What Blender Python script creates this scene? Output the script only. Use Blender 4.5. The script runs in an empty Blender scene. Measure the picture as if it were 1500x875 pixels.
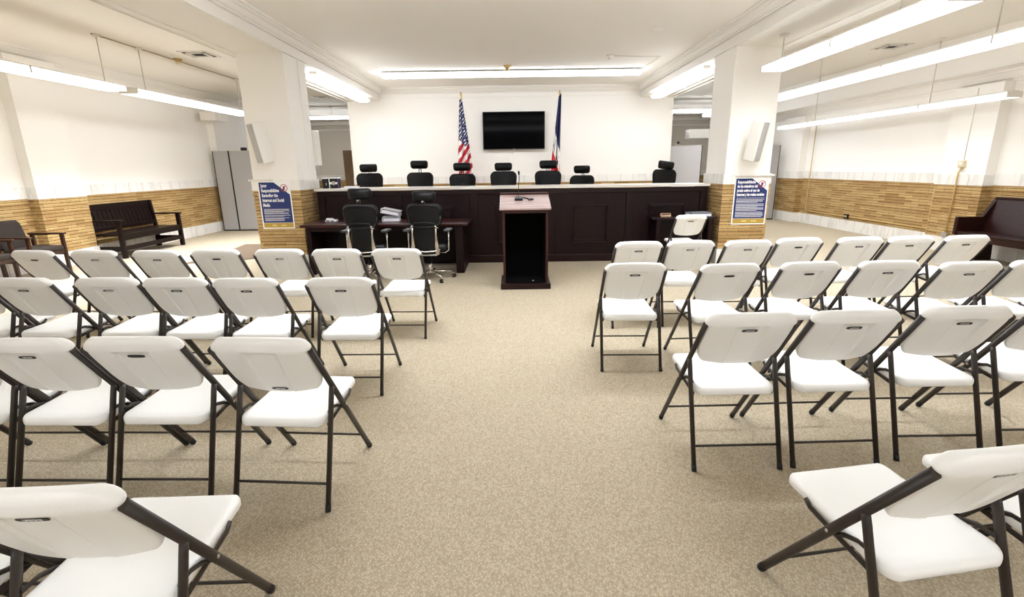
import bpy, bmesh, math, random
from mathutils import Vector, Matrix, Euler
random.seed(7)
S = bpy.context.scene
COL = S.collection
PI = math.pi
V = Vector

# ------------------------------------------------------------------ materials
def new_mat(name):
    m = bpy.data.materials.new(name); m.use_nodes = True
    nt = m.node_tree
    b = nt.nodes['Principled BSDF']
    return m, nt, b

def srgb(r, g, b):
    f = lambda c: (c/255/12.92) if c/255 <= .04045 else ((c/255+.055)/1.055)**2.4
    return (f(r), f(g), f(b), 1)

def plain(name, col, rough=.5, metal=0., spec=.5, bump=0., bscale=60., var=0.):
    m, nt, b = new_mat(name)
    b.inputs['Base Color'].default_value = col
    b.inputs['Roughness'].default_value = rough
    b.inputs['Metallic'].default_value = metal
    b.inputs['Specular IOR Level'].default_value = spec
    if bump or var:
        tc = nt.nodes.new('ShaderNodeTexCoord')
        n = nt.nodes.new('ShaderNodeTexNoise'); n.inputs['Scale'].default_value = bscale
        n.inputs['Detail'].default_value = 3
        nt.links.new(tc.outputs['Object'], n.inputs['Vector'])
        if bump:
            bp = nt.nodes.new('ShaderNodeBump'); bp.inputs['Strength'].default_value = bump
            bp.inputs['Distance'].default_value = .004
            nt.links.new(n.outputs['Fac'], bp.inputs['Height'])
            nt.links.new(bp.outputs['Normal'], b.inputs['Normal'])
        if var:
            mx = nt.nodes.new('ShaderNodeMix'); mx.data_type = 'RGBA'
            mx.inputs[6].default_value = tuple(c*(1-var) for c in col[:3])+(1,)
            mx.inputs[7].default_value = tuple(min(1, c*(1+var)) for c in col[:3])+(1,)
            nt.links.new(n.outputs['Fac'], mx.inputs[0])
            nt.links.new(mx.outputs[2], b.inputs['Base Color'])
    return m

def emit(name, col, strength):
    m, nt, b = new_mat(name)
    b.inputs['Base Color'].default_value = (.9, .9, .9, 1)
    b.inputs['Emission Color'].default_value = col
    b.inputs['Emission Strength'].default_value = strength
    return m

def wood(name, c1, c2, rough=.35, axis=2, scale=6., spec=.5):
    m, nt, b = new_mat(name)
    tc = nt.nodes.new('ShaderNodeTexCoord'); mp = nt.nodes.new('ShaderNodeMapping')
    sc = [scale*6]*3; sc[axis] = scale*.4
    mp.inputs['Scale'].default_value = sc
    n = nt.nodes.new('ShaderNodeTexNoise'); n.inputs['Scale'].default_value = 1.5
    n.inputs['Detail'].default_value = 5; n.inputs['Distortion'].default_value = .6
    r = nt.nodes.new('ShaderNodeValToRGB')
    r.color_ramp.elements[0].position = .3; r.color_ramp.elements[0].color = c1
    r.color_ramp.elements[1].position = .75; r.color_ramp.elements[1].color = c2
    nt.links.new(tc.outputs['Object'], mp.inputs['Vector']); nt.links.new(mp.outputs['Vector'], n.inputs['Vector'])
    nt.links.new(n.outputs['Fac'], r.inputs['Fac']); nt.links.new(r.outputs['Color'], b.inputs['Base Color'])
    b.inputs['Roughness'].default_value = rough
    b.inputs['Specular IOR Level'].default_value = spec
    return m

def marble(name):
    m, nt, b = new_mat(name)
    tc = nt.nodes.new('ShaderNodeTexCoord')
    mp = nt.nodes.new('ShaderNodeMapping'); mp.inputs['Rotation'].default_value = (.25, .3, .2); mp.inputs['Scale'].default_value = (1.6, 1.6, .35)
    n = nt.nodes.new('ShaderNodeTexNoise'); n.inputs['Scale'].default_value = 1.7; n.inputs['Detail'].default_value = 6
    n.inputs['Distortion'].default_value = .7
    r = nt.nodes.new('ShaderNodeValToRGB')
    e = r.color_ramp.elements
    e[0].position = .0; e[0].color = srgb(232, 228, 220)
    e[1].position = 1.; e[1].color = srgb(236, 232, 225)
    k = e.new(.44); k.color = srgb(236, 232, 226)
    k = e.new(.5); k.color = srgb(221, 218, 211)
    k = e.new(.54); k.color = srgb(238, 235, 229)
    # slab joints along the length (UV in metres)
    uv = nt.nodes.new('ShaderNodeUVMap')
    sx = nt.nodes.new('ShaderNodeSeparateXYZ')
    md = nt.nodes.new('ShaderNodeMath'); md.operation = 'FRACT'
    dv = nt.nodes.new('ShaderNodeMath'); dv.operation = 'DIVIDE'; dv.inputs[1].default_value = .95
    lt = nt.nodes.new('ShaderNodeMath'); lt.operation = 'LESS_THAN'; lt.inputs[1].default_value = .006
    mx = nt.nodes.new('ShaderNodeMix'); mx.data_type = 'RGBA'
    mx.inputs[7].default_value = srgb(150, 143, 130)
    L = nt.links.new
    L(tc.outputs['Object'], mp.inputs['Vector']); L(mp.outputs['Vector'], n.inputs['Vector']); L(n.outputs['Fac'], r.inputs['Fac'])
    L(uv.outputs['UV'], sx.inputs[0]); L(sx.outputs['X'], dv.inputs[0]); L(dv.outputs[0], md.inputs[0]); L(md.outputs[0], lt.inputs[0])
    L(lt.outputs[0], mx.inputs[0]); L(r.outputs['Color'], mx.inputs[6]); L(mx.outputs[2], b.inputs['Base Color'])
    b.inputs['Roughness'].default_value = .3
    return m

ROW = .0545
def brick(name):
    m, nt, b = new_mat(name)
    L = nt.links.new
    uv = nt.nodes.new('ShaderNodeUVMap')
    bt = nt.nodes.new('ShaderNodeTexBrick')
    bt.inputs['Scale'].default_value = 1.
    bt.inputs['Brick Width'].default_value = .36; bt.inputs['Row Height'].default_value = ROW
    bt.inputs['Mortar Size'].default_value = .0035; bt.inputs['Mortar Smooth'].default_value = .3
    bt.inputs['Color1'].default_value = srgb(209, 177, 120)
    bt.inputs['Color2'].default_value = srgb(166, 128, 74)
    bt.inputs['Mortar'].default_value = srgb(146, 112, 66)
    bt.offset = .5; bt.squash = 1.
    n = nt.nodes.new('ShaderNodeTexNoise'); n.inputs['Scale'].default_value = 38; n.inputs['Detail'].default_value = 5
    n2 = nt.nodes.new('ShaderNodeTexNoise'); n2.inputs['Scale'].default_value = 1.3; n2.inputs['Detail'].default_value = 2
    tc = nt.nodes.new('ShaderNodeTexCoord')
    mp = nt.nodes.new('ShaderNodeMapping'); mp.inputs['Scale'].default_value = (1, 1, 3)
    L(tc.outputs['Object'], mp.inputs['Vector']); L(mp.outputs['Vector'], n.inputs['Vector']); L(tc.outputs['Object'], n2.inputs['Vector'])
    L(uv.outputs['UV'], bt.inputs['Vector'])
    hsv = nt.nodes.new('ShaderNodeHueSaturation')
    mr = nt.nodes.new('ShaderNodeMapRange'); mr.inputs[1].default_value = .3; mr.inputs[2].default_value = .7
    mr.inputs[3].default_value = .72; mr.inputs[4].default_value = 1.2
    L(n.outputs['Fac'], mr.inputs[0]); L(mr.outputs[0], hsv.inputs['Value'])
    L(bt.outputs['Color'], hsv.inputs['Color'])
    L(hsv.outputs['Color'], b.inputs['Base Color'])
    bp = nt.nodes.new('ShaderNodeBump'); bp.inputs['Strength'].default_value = .8; bp.inputs['Distance'].default_value = .006
    ad = nt.nodes.new('ShaderNodeMath'); ad.operation = 'MULTIPLY_ADD'; ad.inputs[1].default_value = -1.
    L(bt.outputs['Fac'], ad.inputs[0]); L(n.outputs['Fac'], ad.inputs[2])
    L(ad.outputs[0], bp.inputs['Height']); L(bp.outputs['Normal'], b.inputs['Normal'])
    b.inputs['Roughness'].default_value = .75
    return m

def carpet(name):
    m, nt, b = new_mat(name)
    L = nt.links.new
    tc = nt.nodes.new('ShaderNodeTexCoord')
    # irregular loops of a berber carpet, a little longer than wide
    mp = nt.nodes.new('ShaderNodeMapping'); mp.inputs['Scale'].default_value = (112, 84, 84); mp.inputs['Rotation'].default_value = (0, 0, .5)
    vo = nt.nodes.new('ShaderNodeTexVoronoi'); vo.inputs['Scale'].default_value = 1.; vo.inputs['Randomness'].default_value = .62
    L(tc.outputs['Object'], mp.inputs['Vector']); L(mp.outputs['Vector'], vo.inputs['Vector'])
    r = nt.nodes.new('ShaderNodeValToRGB')
    r.color_ramp.elements[0].position = .12; r.color_ramp.elements[0].color = srgb(194, 183, 163)
    r.color_ramp.elements[1].position = .72; r.color_ramp.elements[1].color = srgb(160, 146, 123)
    L(vo.outputs['Distance'], r.inputs['Fac'])
    bw = nt.nodes.new('ShaderNodeSeparateColor'); L(vo.outputs['Color'], bw.inputs[0])
    hsv = nt.nodes.new('ShaderNodeHueSaturation')
    mr = nt.nodes.new('ShaderNodeMapRange'); mr.inputs[3].default_value = .93; mr.inputs[4].default_value = 1.06
    L(bw.outputs[0], mr.inputs[0]); L(mr.outputs[0], hsv.inputs['Value'])
    L(r.outputs['Color'], hsv.inputs['Color']); L(hsv.outputs['Color'], b.inputs['Base Color'])
    bp = nt.nodes.new('ShaderNodeBump'); bp.inputs['Strength'].default_value = .5; bp.inputs['Distance'].default_value = .005
    bp.invert = True
    L(vo.outputs['Distance'], bp.inputs['Height']); L(bp.outputs['Normal'], b.inputs['Normal'])
    b.inputs['Roughness'].default_value = 1.; b.inputs['Specular IOR Level'].default_value = .05
    return m

M = {}
M['wall'] = plain('warm white wall paint', srgb(242, 238, 231), .6, bump=.05, bscale=40)
M['ceil'] = plain('warm white ceiling paint', srgb(240, 236, 229), .7, bump=.06, bscale=25)
M['mould'] = plain('painted plaster moulding', srgb(238, 234, 227), .5)
M['pale'] = plain('far wall paint', srgb(218, 210, 196), .6)
M['marble'] = marble('white veined marble')
M['brick'] = brick('roman brick')
M['mortar'] = plain('dark mortar', srgb(36, 24, 12), .95)
M['carpet'] = carpet('beige loop carpet')
M['plastic'] = plain('white moulded plastic', srgb(241, 240, 237), .38, bump=.12, bscale=180)
M['tube'] = plain('dark bronze powder coat', srgb(50, 43, 38), .4, .1, .4, bump=.08, bscale=300)
M['cap'] = plain('black rubber', srgb(16, 15, 15), .6)
M['black'] = plain('black satin plastic', srgb(10, 10, 11), .38, 0., .4)
M['label'] = plain('black badge', srgb(20, 18, 17), .4)
M['white'] = plain('white print', srgb(240, 238, 234), .6)
M['leather'] = plain('black leather', srgb(7, 7, 7), .42, 0., .25, bump=.25, bscale=90)
M['mesh'] = plain('black chair mesh', srgb(14, 14, 15), .6, bump=.3, bscale=250)
M['chrome'] = plain('polished aluminium', srgb(214, 210, 205), .16, 1.)
M['alu'] = plain('satin aluminium', srgb(190, 186, 180), .35, .9)
M['armpad'] = plain('grey black arm pad', srgb(64, 64, 66), .35)
M['dark'] = wood('espresso wood upright', srgb(15, 4, 4), srgb(31, 9, 8), .4, 2, 6., .2)
M['darkx'] = wood('espresso wood lengthwise', srgb(17, 5, 5), srgb(36, 11, 9), .38, 0, 6., .24)
M['darky'] = wood('espresso wood crosswise', srgb(13, 4, 3), srgb(26, 10, 7), .42, 1, 6., .2)
M['redwood'] = wood('red brown wood', srgb(38, 12, 9), srgb(62, 22, 15), .34, 0, 6., .35)
M['top'] = plain('pale stone worktop', srgb(226, 220, 212), .25, bump=.0, var=.05, bscale=30)
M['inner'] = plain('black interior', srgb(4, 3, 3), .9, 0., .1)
M['podtop'] = wood('podium veneer with painted glare', srgb(150, 128, 124), srgb(182, 160, 156), .16, 0, 5., 1.)  # base colour paled to stand for glare on the sloped top
LAMP = dict(c=12.5, b=20., r=2.4, l=6., rear=24., far=14., s=7., m=28., u=32., w=2.6)  # rear and m feed unseen added lamps, u an added upward glow
for k_, v_ in LAMP.items(): M['lens_'+k_] = emit('lit fluorescent lens '+k_, (.94, 1., 1.085, 1), v_)
M['house'] = plain('white enamel housing', srgb(228, 224, 216), .4)
M['rod'] = plain('white pendant rod', srgb(205, 200, 190), .4)
M['grey'] = plain('grey fabric partition', srgb(172, 169, 167), .9, bump=.3, bscale=300, var=.05)
M['greyl'] = plain('pale grey partition', srgb(206, 204, 206), .85, bump=.2, bscale=300)
M['blue'] = plain('navy poster print', srgb(33, 48, 104), .35)
M['paper'] = plain('white poster paper', srgb(238, 236, 232), .4)
M['gold'] = plain('ochre poster band', srgb(178, 146, 62), .4)
M['palegold'] = plain('pale gold print', srgb(214, 190, 130), .4)
M['red'] = plain('red print', srgb(176, 44, 44), .4)
M['grille'] = plain('speaker grille cloth', srgb(176, 173, 170), .8, bump=.3, bscale=400)
M['screen'] = plain('dark glass screen', srgb(2, 2, 3), .08, spec=.04)
M['brass'] = plain('gilt metal', srgb(206, 180, 120), .25, 1.)
M['pipe'] = plain('grey tan conduit', srgb(186, 172, 146), .5)
M['conduit'] = plain('ochre painted conduit', srgb(196, 164, 98), .45)
M['beige'] = plain('beige plastic', srgb(216, 200, 166), .5)
M['vent'] = plain('dark vent opening', srgb(34, 30, 26), .9)
M['mat'] = plain('brown floor patch', srgb(104, 86, 68), .95, bump=.3, bscale=200, var=.08)
M['door'] = wood('brown door veneer', srgb(64, 44, 20), srgb(96, 68, 34), .4, 2)
M['uphol'] = plain('dark brown upholstery', srgb(40, 29, 21), .9, bump=.3, bscale=300)
M['oak'] = wood('brown armchair wood', srgb(36, 18, 10), srgb(62, 34, 20), .35, 2)
M['pew'] = wood('dark cherry pew wood', srgb(28, 9, 7), srgb(48, 18, 13), .34, 1, 6., .3)
M['purple'] = plain('purple label', srgb(110, 84, 160), .5)
M['binder'] = plain('white vinyl binder', srgb(228, 228, 234), .35)
M['bgrey'] = plain('grey binder', srgb(150, 156, 168), .4)
M['page'] = plain('paper sheets', srgb(232, 232, 238), .7)
M['tan'] = wood('tan wood plaque', srgb(150, 110, 72), srgb(182, 140, 96), .4, 0)
M['dais'] = plain('dais carpet', srgb(120, 104, 84), .95)

# ------------------------------------------------------------------ mesh helpers
class MB:
    def __init__(s): s.bm = bmesh.new(); s.mats = []
    def mi(s, m):
        if m not in s.mats: s.mats.append(m)
        return s.mats.index(m)
    def _take(s, tb, mat, smooth=False, xf=None):
        k = s.mi(mat)
        if xf is not None: bmesh.ops.transform(tb, matrix=xf, verts=tb.verts)
        mp = {}
        for v in tb.verts: mp[v] = s.bm.verts.new(v.co)
        for f in tb.faces:
            try: nf = s.bm.faces.new([mp[v] for v in f.verts])
            except ValueError: continue
            nf.material_index = k; nf.smooth = smooth or f.smooth
        tb.free(); return s
    def box(s, lo, hi, mat, bev=0., seg=2, xf=None):
        tb = bmesh.new()
        lo, hi = V(lo), V(hi)
        bmesh.ops.create_cube(tb, size=1)
        for v in tb.verts:
            v.co = V(((lo.x+hi.x)/2+v.co.x*(hi.x-lo.x), (lo.y+hi.y)/2+v.co.y*(hi.y-lo.y), (lo.z+hi.z)/2+v.co.z*(hi.z-lo.z)))
        if bev:
            bev = min(bev, .49*min(hi.x-lo.x, hi.y-lo.y, hi.z-lo.z))
            bmesh.ops.bevel(tb, geom=tb.edges[:], offset=bev, segments=seg, profile=.5, affect='EDGES')
        return s._take(tb, mat, False, xf)
    def rings(s, rings, mat, cap=True, smooth=True, close=True):
        """loft through equal-length rings of points"""
        k = s.mi(mat); R = [[s.bm.verts.new(p) for p in r] for r in rings]
        n = len(R[0])
        for a, b in zip(R, R[1:]):
            for i in range(n if close else n-1):
                j = (i+1) % n
                f = s.bm.faces.new((a[i], a[j], b[j], b[i])); f.material_index = k; f.smooth = smooth
        if cap and close:
            for r, rev in ((R[0], True), (R[-1], False)):
                f = s.bm.faces.new(list(reversed(r)) if rev else r); f.material_index = k
        return s
    def tube(s, pts, r, mat, n=10, r2=None, up=None, cap=True):
        pts = [V(p) for p in pts]; rr = r if isinstance(r, (list, tuple)) else [r]*len(pts)
        rings = []; prev = None
        for i, p in enumerate(pts):
            if i == 0: d = pts[1]-p
            elif i == len(pts)-1: d = p-pts[i-1]
            else: d = (p-pts[i-1]).normalized()+(pts[i+1]-p).normalized()
            d.normalize()
            if prev is None:
                u = V(up) if up else (V((0, 0, 1)) if abs(d.z) < .9 else V((1, 0, 0)))
            else: u = prev
            a = (u-d*u.dot(d)).normalized(); prev = a; b = d.cross(a)
            q = (r2/r if r2 and not isinstance(r, (list, tuple)) else 1.)
            rings.append([p+a*rr[i]*math.cos(t)+b*rr[i]*q*math.sin(t) for t in [2*PI*j/n for j in range(n)]])
        return s.rings(rings, mat, cap)
    def lathe(s, prof, mat, c=(0, 0, 0), n=20, xf=None, smooth=True):
        tb = bmesh.new(); R = []
        for r, z in prof:
            R.append([tb.verts.new((max(r, 1e-4)*math.cos(2*PI*j/n), max(r, 1e-4)*math.sin(2*PI*j/n), z)) for j in range(n)])
        for a, b in zip(R, R[1:]):
            for i in range(n):
                j = (i+1) % n; f = tb.faces.new((a[i], a[j], b[j], b[i])); f.smooth = smooth
        tb.faces.new(list(reversed(R[0]))); tb.faces.new(R[-1])
        x = Matrix.Translation(V(c))
        if xf is not None: x = x @ xf
        k = s.mi(mat); return s._take(tb, mat, False, x)
    def prism(s, pts2, a0, a1, axis, mat, bev=0.):
        """polygon pts2 extruded along axis from a0 to a1; the polygon lives in the other two axes (in x,y,z order)"""
        def P(q, a):
            q = list(q)
            if axis == 'x': return (a, q[0], q[1])
            if axis == 'y': return (q[0], a, q[1])
            return (q[0], q[1], a)
        tb = bmesh.new()
        A = [tb.verts.new(P(q, a0)) for q in pts2]; B = [tb.verts.new(P(q, a1)) for q in pts2]
        n = len(pts2)
        tb.faces.new(A); tb.faces.new(list(reversed(B)))
        for i in range(n): tb.faces.new((A[i], B[i], B[(i+1) % n], A[(i+1) % n]))
        bmesh.ops.recalc_face_normals(tb, faces=tb.faces[:])
        if bev: bmesh.ops.bevel(tb, geom=tb.edges[:], offset=bev, segments=2, profile=.5, affect='EDGES')
        return s._take(tb, mat)
    def grid(s, fn, nu, nv, mat, smooth=True, fm=None):
        k = s.mi(mat)
        G = [[s.bm.verts.new(fn(i/nu, j/nv)) for j in range(nv+1)] for i in range(nu+1)]
        for i in range(nu):
            for j in range(nv):
                f = s.bm.faces.new((G[i][j], G[i+1][j], G[i+1][j+1], G[i][j+1])); f.material_index = k; f.smooth = smooth
        return G
    def mesh(s, name, recalc=True):
        if recalc: bmesh.ops.recalc_face_normals(s.bm, faces=s.bm.faces[:])
        uvl = s.bm.loops.layers.uv.new('UVMap')
        for f in s.bm.faces:
            n = f.normal; ax, ay, az = abs(n.x), abs(n.y), abs(n.z)
            for l in f.loops:
                c = l.vert.co
                l[uvl].uv = (c.x, c.y) if az >= ax and az >= ay else ((c.y, c.z) if ax >= ay else (c.x, c.z))
        me = bpy.data.meshes.new(name); s.bm.to_mesh(me); s.bm.free()
        for m in s.mats: me.materials.append(m)
        return me
    def build(s, name, parent=None, loc=None, rot=None, recalc=True):
        o = bpy.data.objects.new(name, s.mesh(name, recalc)); COL.objects.link(o)
        if parent: o.parent = parent
        if loc: o.location = loc
        if rot: o.rotation_euler = rot
        return o

def tag(o, label, cat, group=None):
    o['label'] = label; o['category'] = cat
    if group: o['group'] = group
    return o
def thing(name, label, cat, loc=(0, 0, 0), rz=0., group=None):
    o = bpy.data.objects.new(name, None); COL.objects.link(o)
    o.empty_display_size = .1
    o.location = loc; o.rotation_euler = (0, 0, rz)
    return tag(o, label, cat, group)
def struct(name, mb, parent=None):
    o = mb.build(name, parent)
    if not parent: o['kind'] = 'structure'
    return o
def sroot(name, loc=(0, 0, 0)):
    o = bpy.data.objects.new(name, None); COL.objects.link(o); o.location = loc; o['kind'] = 'structure'; return o
KIDS = {}
def kids(o):
    return [c for c in bpy.data.objects if c.parent is o]
def dup(root, loc, rz, label, group=None):
    r = root.copy(); COL.objects.link(r); r.location = loc; r.rotation_euler = (0, 0, rz)
    r['label'] = label
    if group: r['group'] = group
    for c in kids(root):
        d = c.copy(); COL.objects.link(d); d.parent = r
        for g in kids(c):
            h = g.copy(); COL.objects.link(h); h.parent = d
    return r
def text_mesh(body, size, mat, ext=.0006, align='LEFT', sx=1., spacing=1., bold=0.):
    cu = bpy.data.curves.new('lettering', 'FONT'); cu.body = body; cu.size = size; cu.align_x = align
    cu.extrude = ext; cu.space_line = spacing; cu.offset = bold; cu.space_character = 1.+bold*18; cu.resolution_u = 2
    o = bpy.data.objects.new('lettering', cu); COL.objects.link(o)
    dg = bpy.context.evaluated_depsgraph_get(); dg.update()
    me = bpy.data.meshes.new_from_object(o.evaluated_get(dg))
    bpy.data.objects.remove(o); bpy.data.curves.remove(cu)
    for v in me.vertices: v.co.x *= sx
    me.materials.clear(); me.materials.append(mat)
    return me
def add_mesh(mb, me, mat, xf):
    k = mb.mi(mat); off = len(mb.bm.verts)
    vs = [mb.bm.verts.new(xf @ v.co) for v in me.vertices]
    for p in me.polygons:
        try: f = mb.bm.faces.new([vs[i] for i in p.vertices])
        except ValueError: continue
        f.material_index = k
def rot_to(loc, rx=0, ry=0, rz=0):
    return Matrix.Translation(V(loc)) @ Euler((rx, ry, rz)).to_matrix().to_4x4()

# ================================================================== THE ROOM
H = 3.5            # ceilings
XL, XR = -7.85, 7.85
YB = -4.2          # wall behind the camera
YF = 19.6          # far wall
YT = 13.4          # free-standing wall with the screen

fl = MB(); fl.box((XL-.2, YB-.2, -.12), (XR+.2, YF+.2, 0), M['carpet']); struct('floor', fl)

ce = MB()
ce.box((XL-.2, YB-.2, H), (XR+.2, YF+.2, H+.15), M['ceil'])
struct('ceiling', ce)

def wainscot(root, axis, c, a0, a1, sgn, skip=(), zs=(.25, 1.16, 1.345)):
    """marble base, roman brick and marble cap on a wall plane; axis 'x': plane x=c running in y; sgn: direction into the room"""
    def bx(m, z0, z1, d, p0, p1, bev=0):
        lo, hi = (c, c+sgn*d) if sgn > 0 else (c+sgn*d, c)
        if axis == 'x': m.box((lo, p0, z0), (hi, p1, z1), mat, bev)
        else: m.box((p0, lo, z0), (p1, hi, z1), mat, bev)
    z1, z2, z3 = zs
    mat = M['marble']; m = MB(); bx(m, 0, z1, .045, a0, a1); m.build('marble_base', root)
    m = MB(); mat = M['mortar']; bx(m, z1, z2, .023, a0, a1)
    mat = M['brick']; z = z1
    while z < z2-.01:
        d = .032+random.uniform(-.002, .002)
        bx(m, z+.0045, min(z+ROW-.0045, z2), d, a0, a1); z += ROW
    m.build('brickwork', root)
    mat = M['marble']; m = MB(); bx(m, z2, z3, .036, a0, a1); m.build('marble_cap', root)

def side_wall(name, X, s):
    r = sroot(name)
    m = MB(); lo, hi = sorted((X, X-s*.2)); m.box((lo, YB-.2, 0), (hi, YF+.2, H), M['wall'])
    m.build('plaster', r)
    wainscot(r, 'x', X, YB, YF, s)
    return r
WL = side_wall('wall_left', XL, 1)
WR = side_wall('wall_right', XR, -1)

def pilaster(root, X, s, y0, y1, ztop, d=.17):
    lo, hi = sorted((X, X+s*d))
    m = MB(); m.box((lo, y0, 0), (hi, y1, ztop), M['wall']); m.build('pilaster', root)
    zs = (.25, 1.15, 1.335)
    def ring(mat, z0, z1, e, m):
        l2, h2 = sorted((X, X+s*(d+e))); m.box((l2, y0-e, z0), (h2, y1+e, z1), mat)
    m = MB(); ring(M['marble'], 0, zs[0], .045, m); m.build('pilaster_base', root)
    m = MB(); ring(M['mortar'], zs[0], zs[1], .02, m); z = zs[0]
    while z < zs[1]-.01:
        ring(M['brick'], z+.0045, min(z+ROW-.0045, zs[1]), .03+random.uniform(-.003, .003), m); z += ROW
    m.build('pilaster_brickwork', root)
    m = MB(); ring(M['marble'], zs[1], zs[2], .036, m); m.build('pilaster_cap', root)
pilaster(WL, XL, 1, 8.25, 9.14, 3.34)
pilaster(WL, XL, 1, 13.62, 14.5, 3.34)
pilaster(WL, XL, 1, 2.9, 3.8, 3.34)
pilaster(WR, XR, -1, 8.32, 9.2, 2.74)
pilaster(WR, XR, -1, 13.75, 14.7, 2.74)
pilaster(WR, XR, -1, 2.9, 3.8, 2.74)

# crown along the left wall, lowered soffit along the right wall
m = MB()
m.prism([(XL, 3.34), (XL+.03, 3.34), (XL+.045, 3.38), (XL+.07, 3.39), (XL+.13, 3.46), (XL+.16, 3.47), (XL+.16, H), (XL, H)], YB, YF, 'y', M['mould'])
struct('trim_1', m)
m = MB()
m.box((7.36, YB, 2.9), (XR, YF, H), M['wall'])
m.box((7.33, YB, 2.9), (7.36, YF, 2.93), M['mould'])
m.prism([(XR, 2.73), (XR-.03, 2.73), (XR-.05, 2.77), (XR-.09, 2.78), (XR-.2, 2.86), (XR-.24, 2.87), (XR-.24, 2.9), (XR, 2.9)], YB, YF, 'y', M['mould'])
struct('trim_2', m)

# ------------------------------------------------ beams and columns
CX0, CX1, CY0, CY1 = 3.30, 4.0, 7.94, 8.72
def beam(name, s):
    m = MB()
    X = lambda a: s*a
    def bx(a0, a1, z0, z1, mat=M['mould'], bev=0):
        lo, hi = sorted((X(a0), X(a1))); m.box((lo, YB, z0), (hi, YF, z1), mat, bev)
    bx(3.3, 4.0, 3.21, H)
    bx(3.975, 4.0, 3.195, 3.212); bx(4.0, 4.11, 3.203, 3.225); bx(4.11, 4.13, 3.19, 3.235)
    # stepped crown on the aisle side
    bx(3.272, 3.3, 3.215, 3.25)
    bx(3.255, 3.3, 3.362, 3.386)
    m.prism([(X(3.3), 3.385), (X(3.24), 3.385), (X(3.225), 3.40), (X(3.2), 3.44), (X(3.165), 3.455), (X(3.165), 3.47), (X(3.13), 3.475), (X(3.13), H), (X(3.3), H)], YB, YT, 'y', M['mould'])
    struct(name, m)
beam('trim_3', -1); beam('trim_4', 1)

def column(s, y0, y1):
    r = sroot('column')
    lo, hi = sorted((s*CX0, s*CX1))
    m = MB(); m.box((lo, y0, 0), (hi, y1, 3.22), M['wall'], .012); m.build('shaft', r)
    zs = (.24, 1.25, 1.405)
    def ring(mat, z0, z1, e, m, b=0.): m.box((lo-e, y0-e, z0), (hi+e, y1+e, z1), mat, b)
    m = MB(); ring(M['marble'], 0, zs[0], .03, m); m.build('marble_base', r)
    m = MB(); ring(M['mortar'], zs[0], zs[1], .008, m); z = zs[0]
    while z < zs[1]-.01:
        ring(M['brick'], z+.0045, min(z+ROW-.0045, zs[1]), .018+random.uniform(-.004, .004), m, .003); z += ROW
    m.build('brickwork', r)
    m = MB(); ring(M['marble'], zs[1], zs[2], .022, m); m.build('marble_cap', r)
    return r
colL = column(-1, CY0, CY1); colR = column(1, CY0, CY1)
# painted wire mould running up the inner face of the left column
m = MB(); m.box((-3.302, 8.42, 1.41), (-3.288, 8.44, 3.2), M['wall']); m.build('wire_mould', colL)

# ------------------------------------------------ wall with the screen, far walls
r = sroot('wall_back')
m = MB(); m.box((-4.1, YT, 0), (4.12, YT+.22, H), M['wall']); m.build('plaster', r)
r = sroot('trim_9'); wainscot(r, 'y', YT, -4.1, 4.12, -1)
m = MB()
m.prism([(YT, 3.36), (YT-.02, 3.36), (YT-.035, 3.385), (YT-.06, 3.40), (YT-.10, 3.44), (YT-.13, 3.455), (YT-.13, 3.47), (YT-.17, 3.475), (YT-.17, H), (YT, H)], -3.3, 3.3, 'x', M['mould'])
m.box((-3.3, YT-.02, 3.26), (3.3, YT, 3.275), M['mould'])
struct('trim_5', m)
r = sroot('wall_far')
m = MB(); m.box((XL, YF, 0), (XR, YF+.2, H), M['pale']); m.build('plaster', r)
wainscot(r, 'y', YF, XL, XR, -1)
m = MB(); m.box((XL, 17.8, 3.2), (XR, 18.2, H), M['mould']); m.box((XL, YF-.16, 3.14), (XR, YF, 3.3), M['mould']); m.box((XL, YF-.05, 2.96), (XR, YF, 3.0), M['mould'])
struct('trim_6', m)
m = MB(); m.box((XL, YB-.2, 0), (XR, YB, H), M['wall']); struct('wall_front', m)
# lowered lintel over the passage on the far right and left
m = MB(); m.box((5.6, 16.4, 2.35), (7.4, 16.8, 2.62), M['mould']); m.box((6.9, 15.6, 0), (7.36, 16.8, 2.62), M['pale']); struct('trim_7', m)
m = MB(); m.box((-7.68, 13.1, 2.78), (-7.3, 13.62, 2.98), M['mould']); struct('trim_8', m)

# brown door leaf standing open at the edge of the screen wall
r = sroot('door_1', (0, 0, 0))
m = MB(); m.box((-4.45, 13.76, .01), (-4.14, 13.81, 2.04), M['door'], .004); m.build('door_leaf', r)
m = MB(); m.lathe([(.02, 0), (.02, .02), (.032, .035), (.03, .06), (.012, .07)], M['brass'], (-4.33, 13.76, 1.0), 14, Matrix.Rotation(PI/2, 4, 'X')); m.build('door_knob', r)

# dais behind the bench
m = MB(); m.box((-3.25, 8.85, 0), (3.25, 11.3, .35), M['dais']); struct('floor_dais', m)

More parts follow.
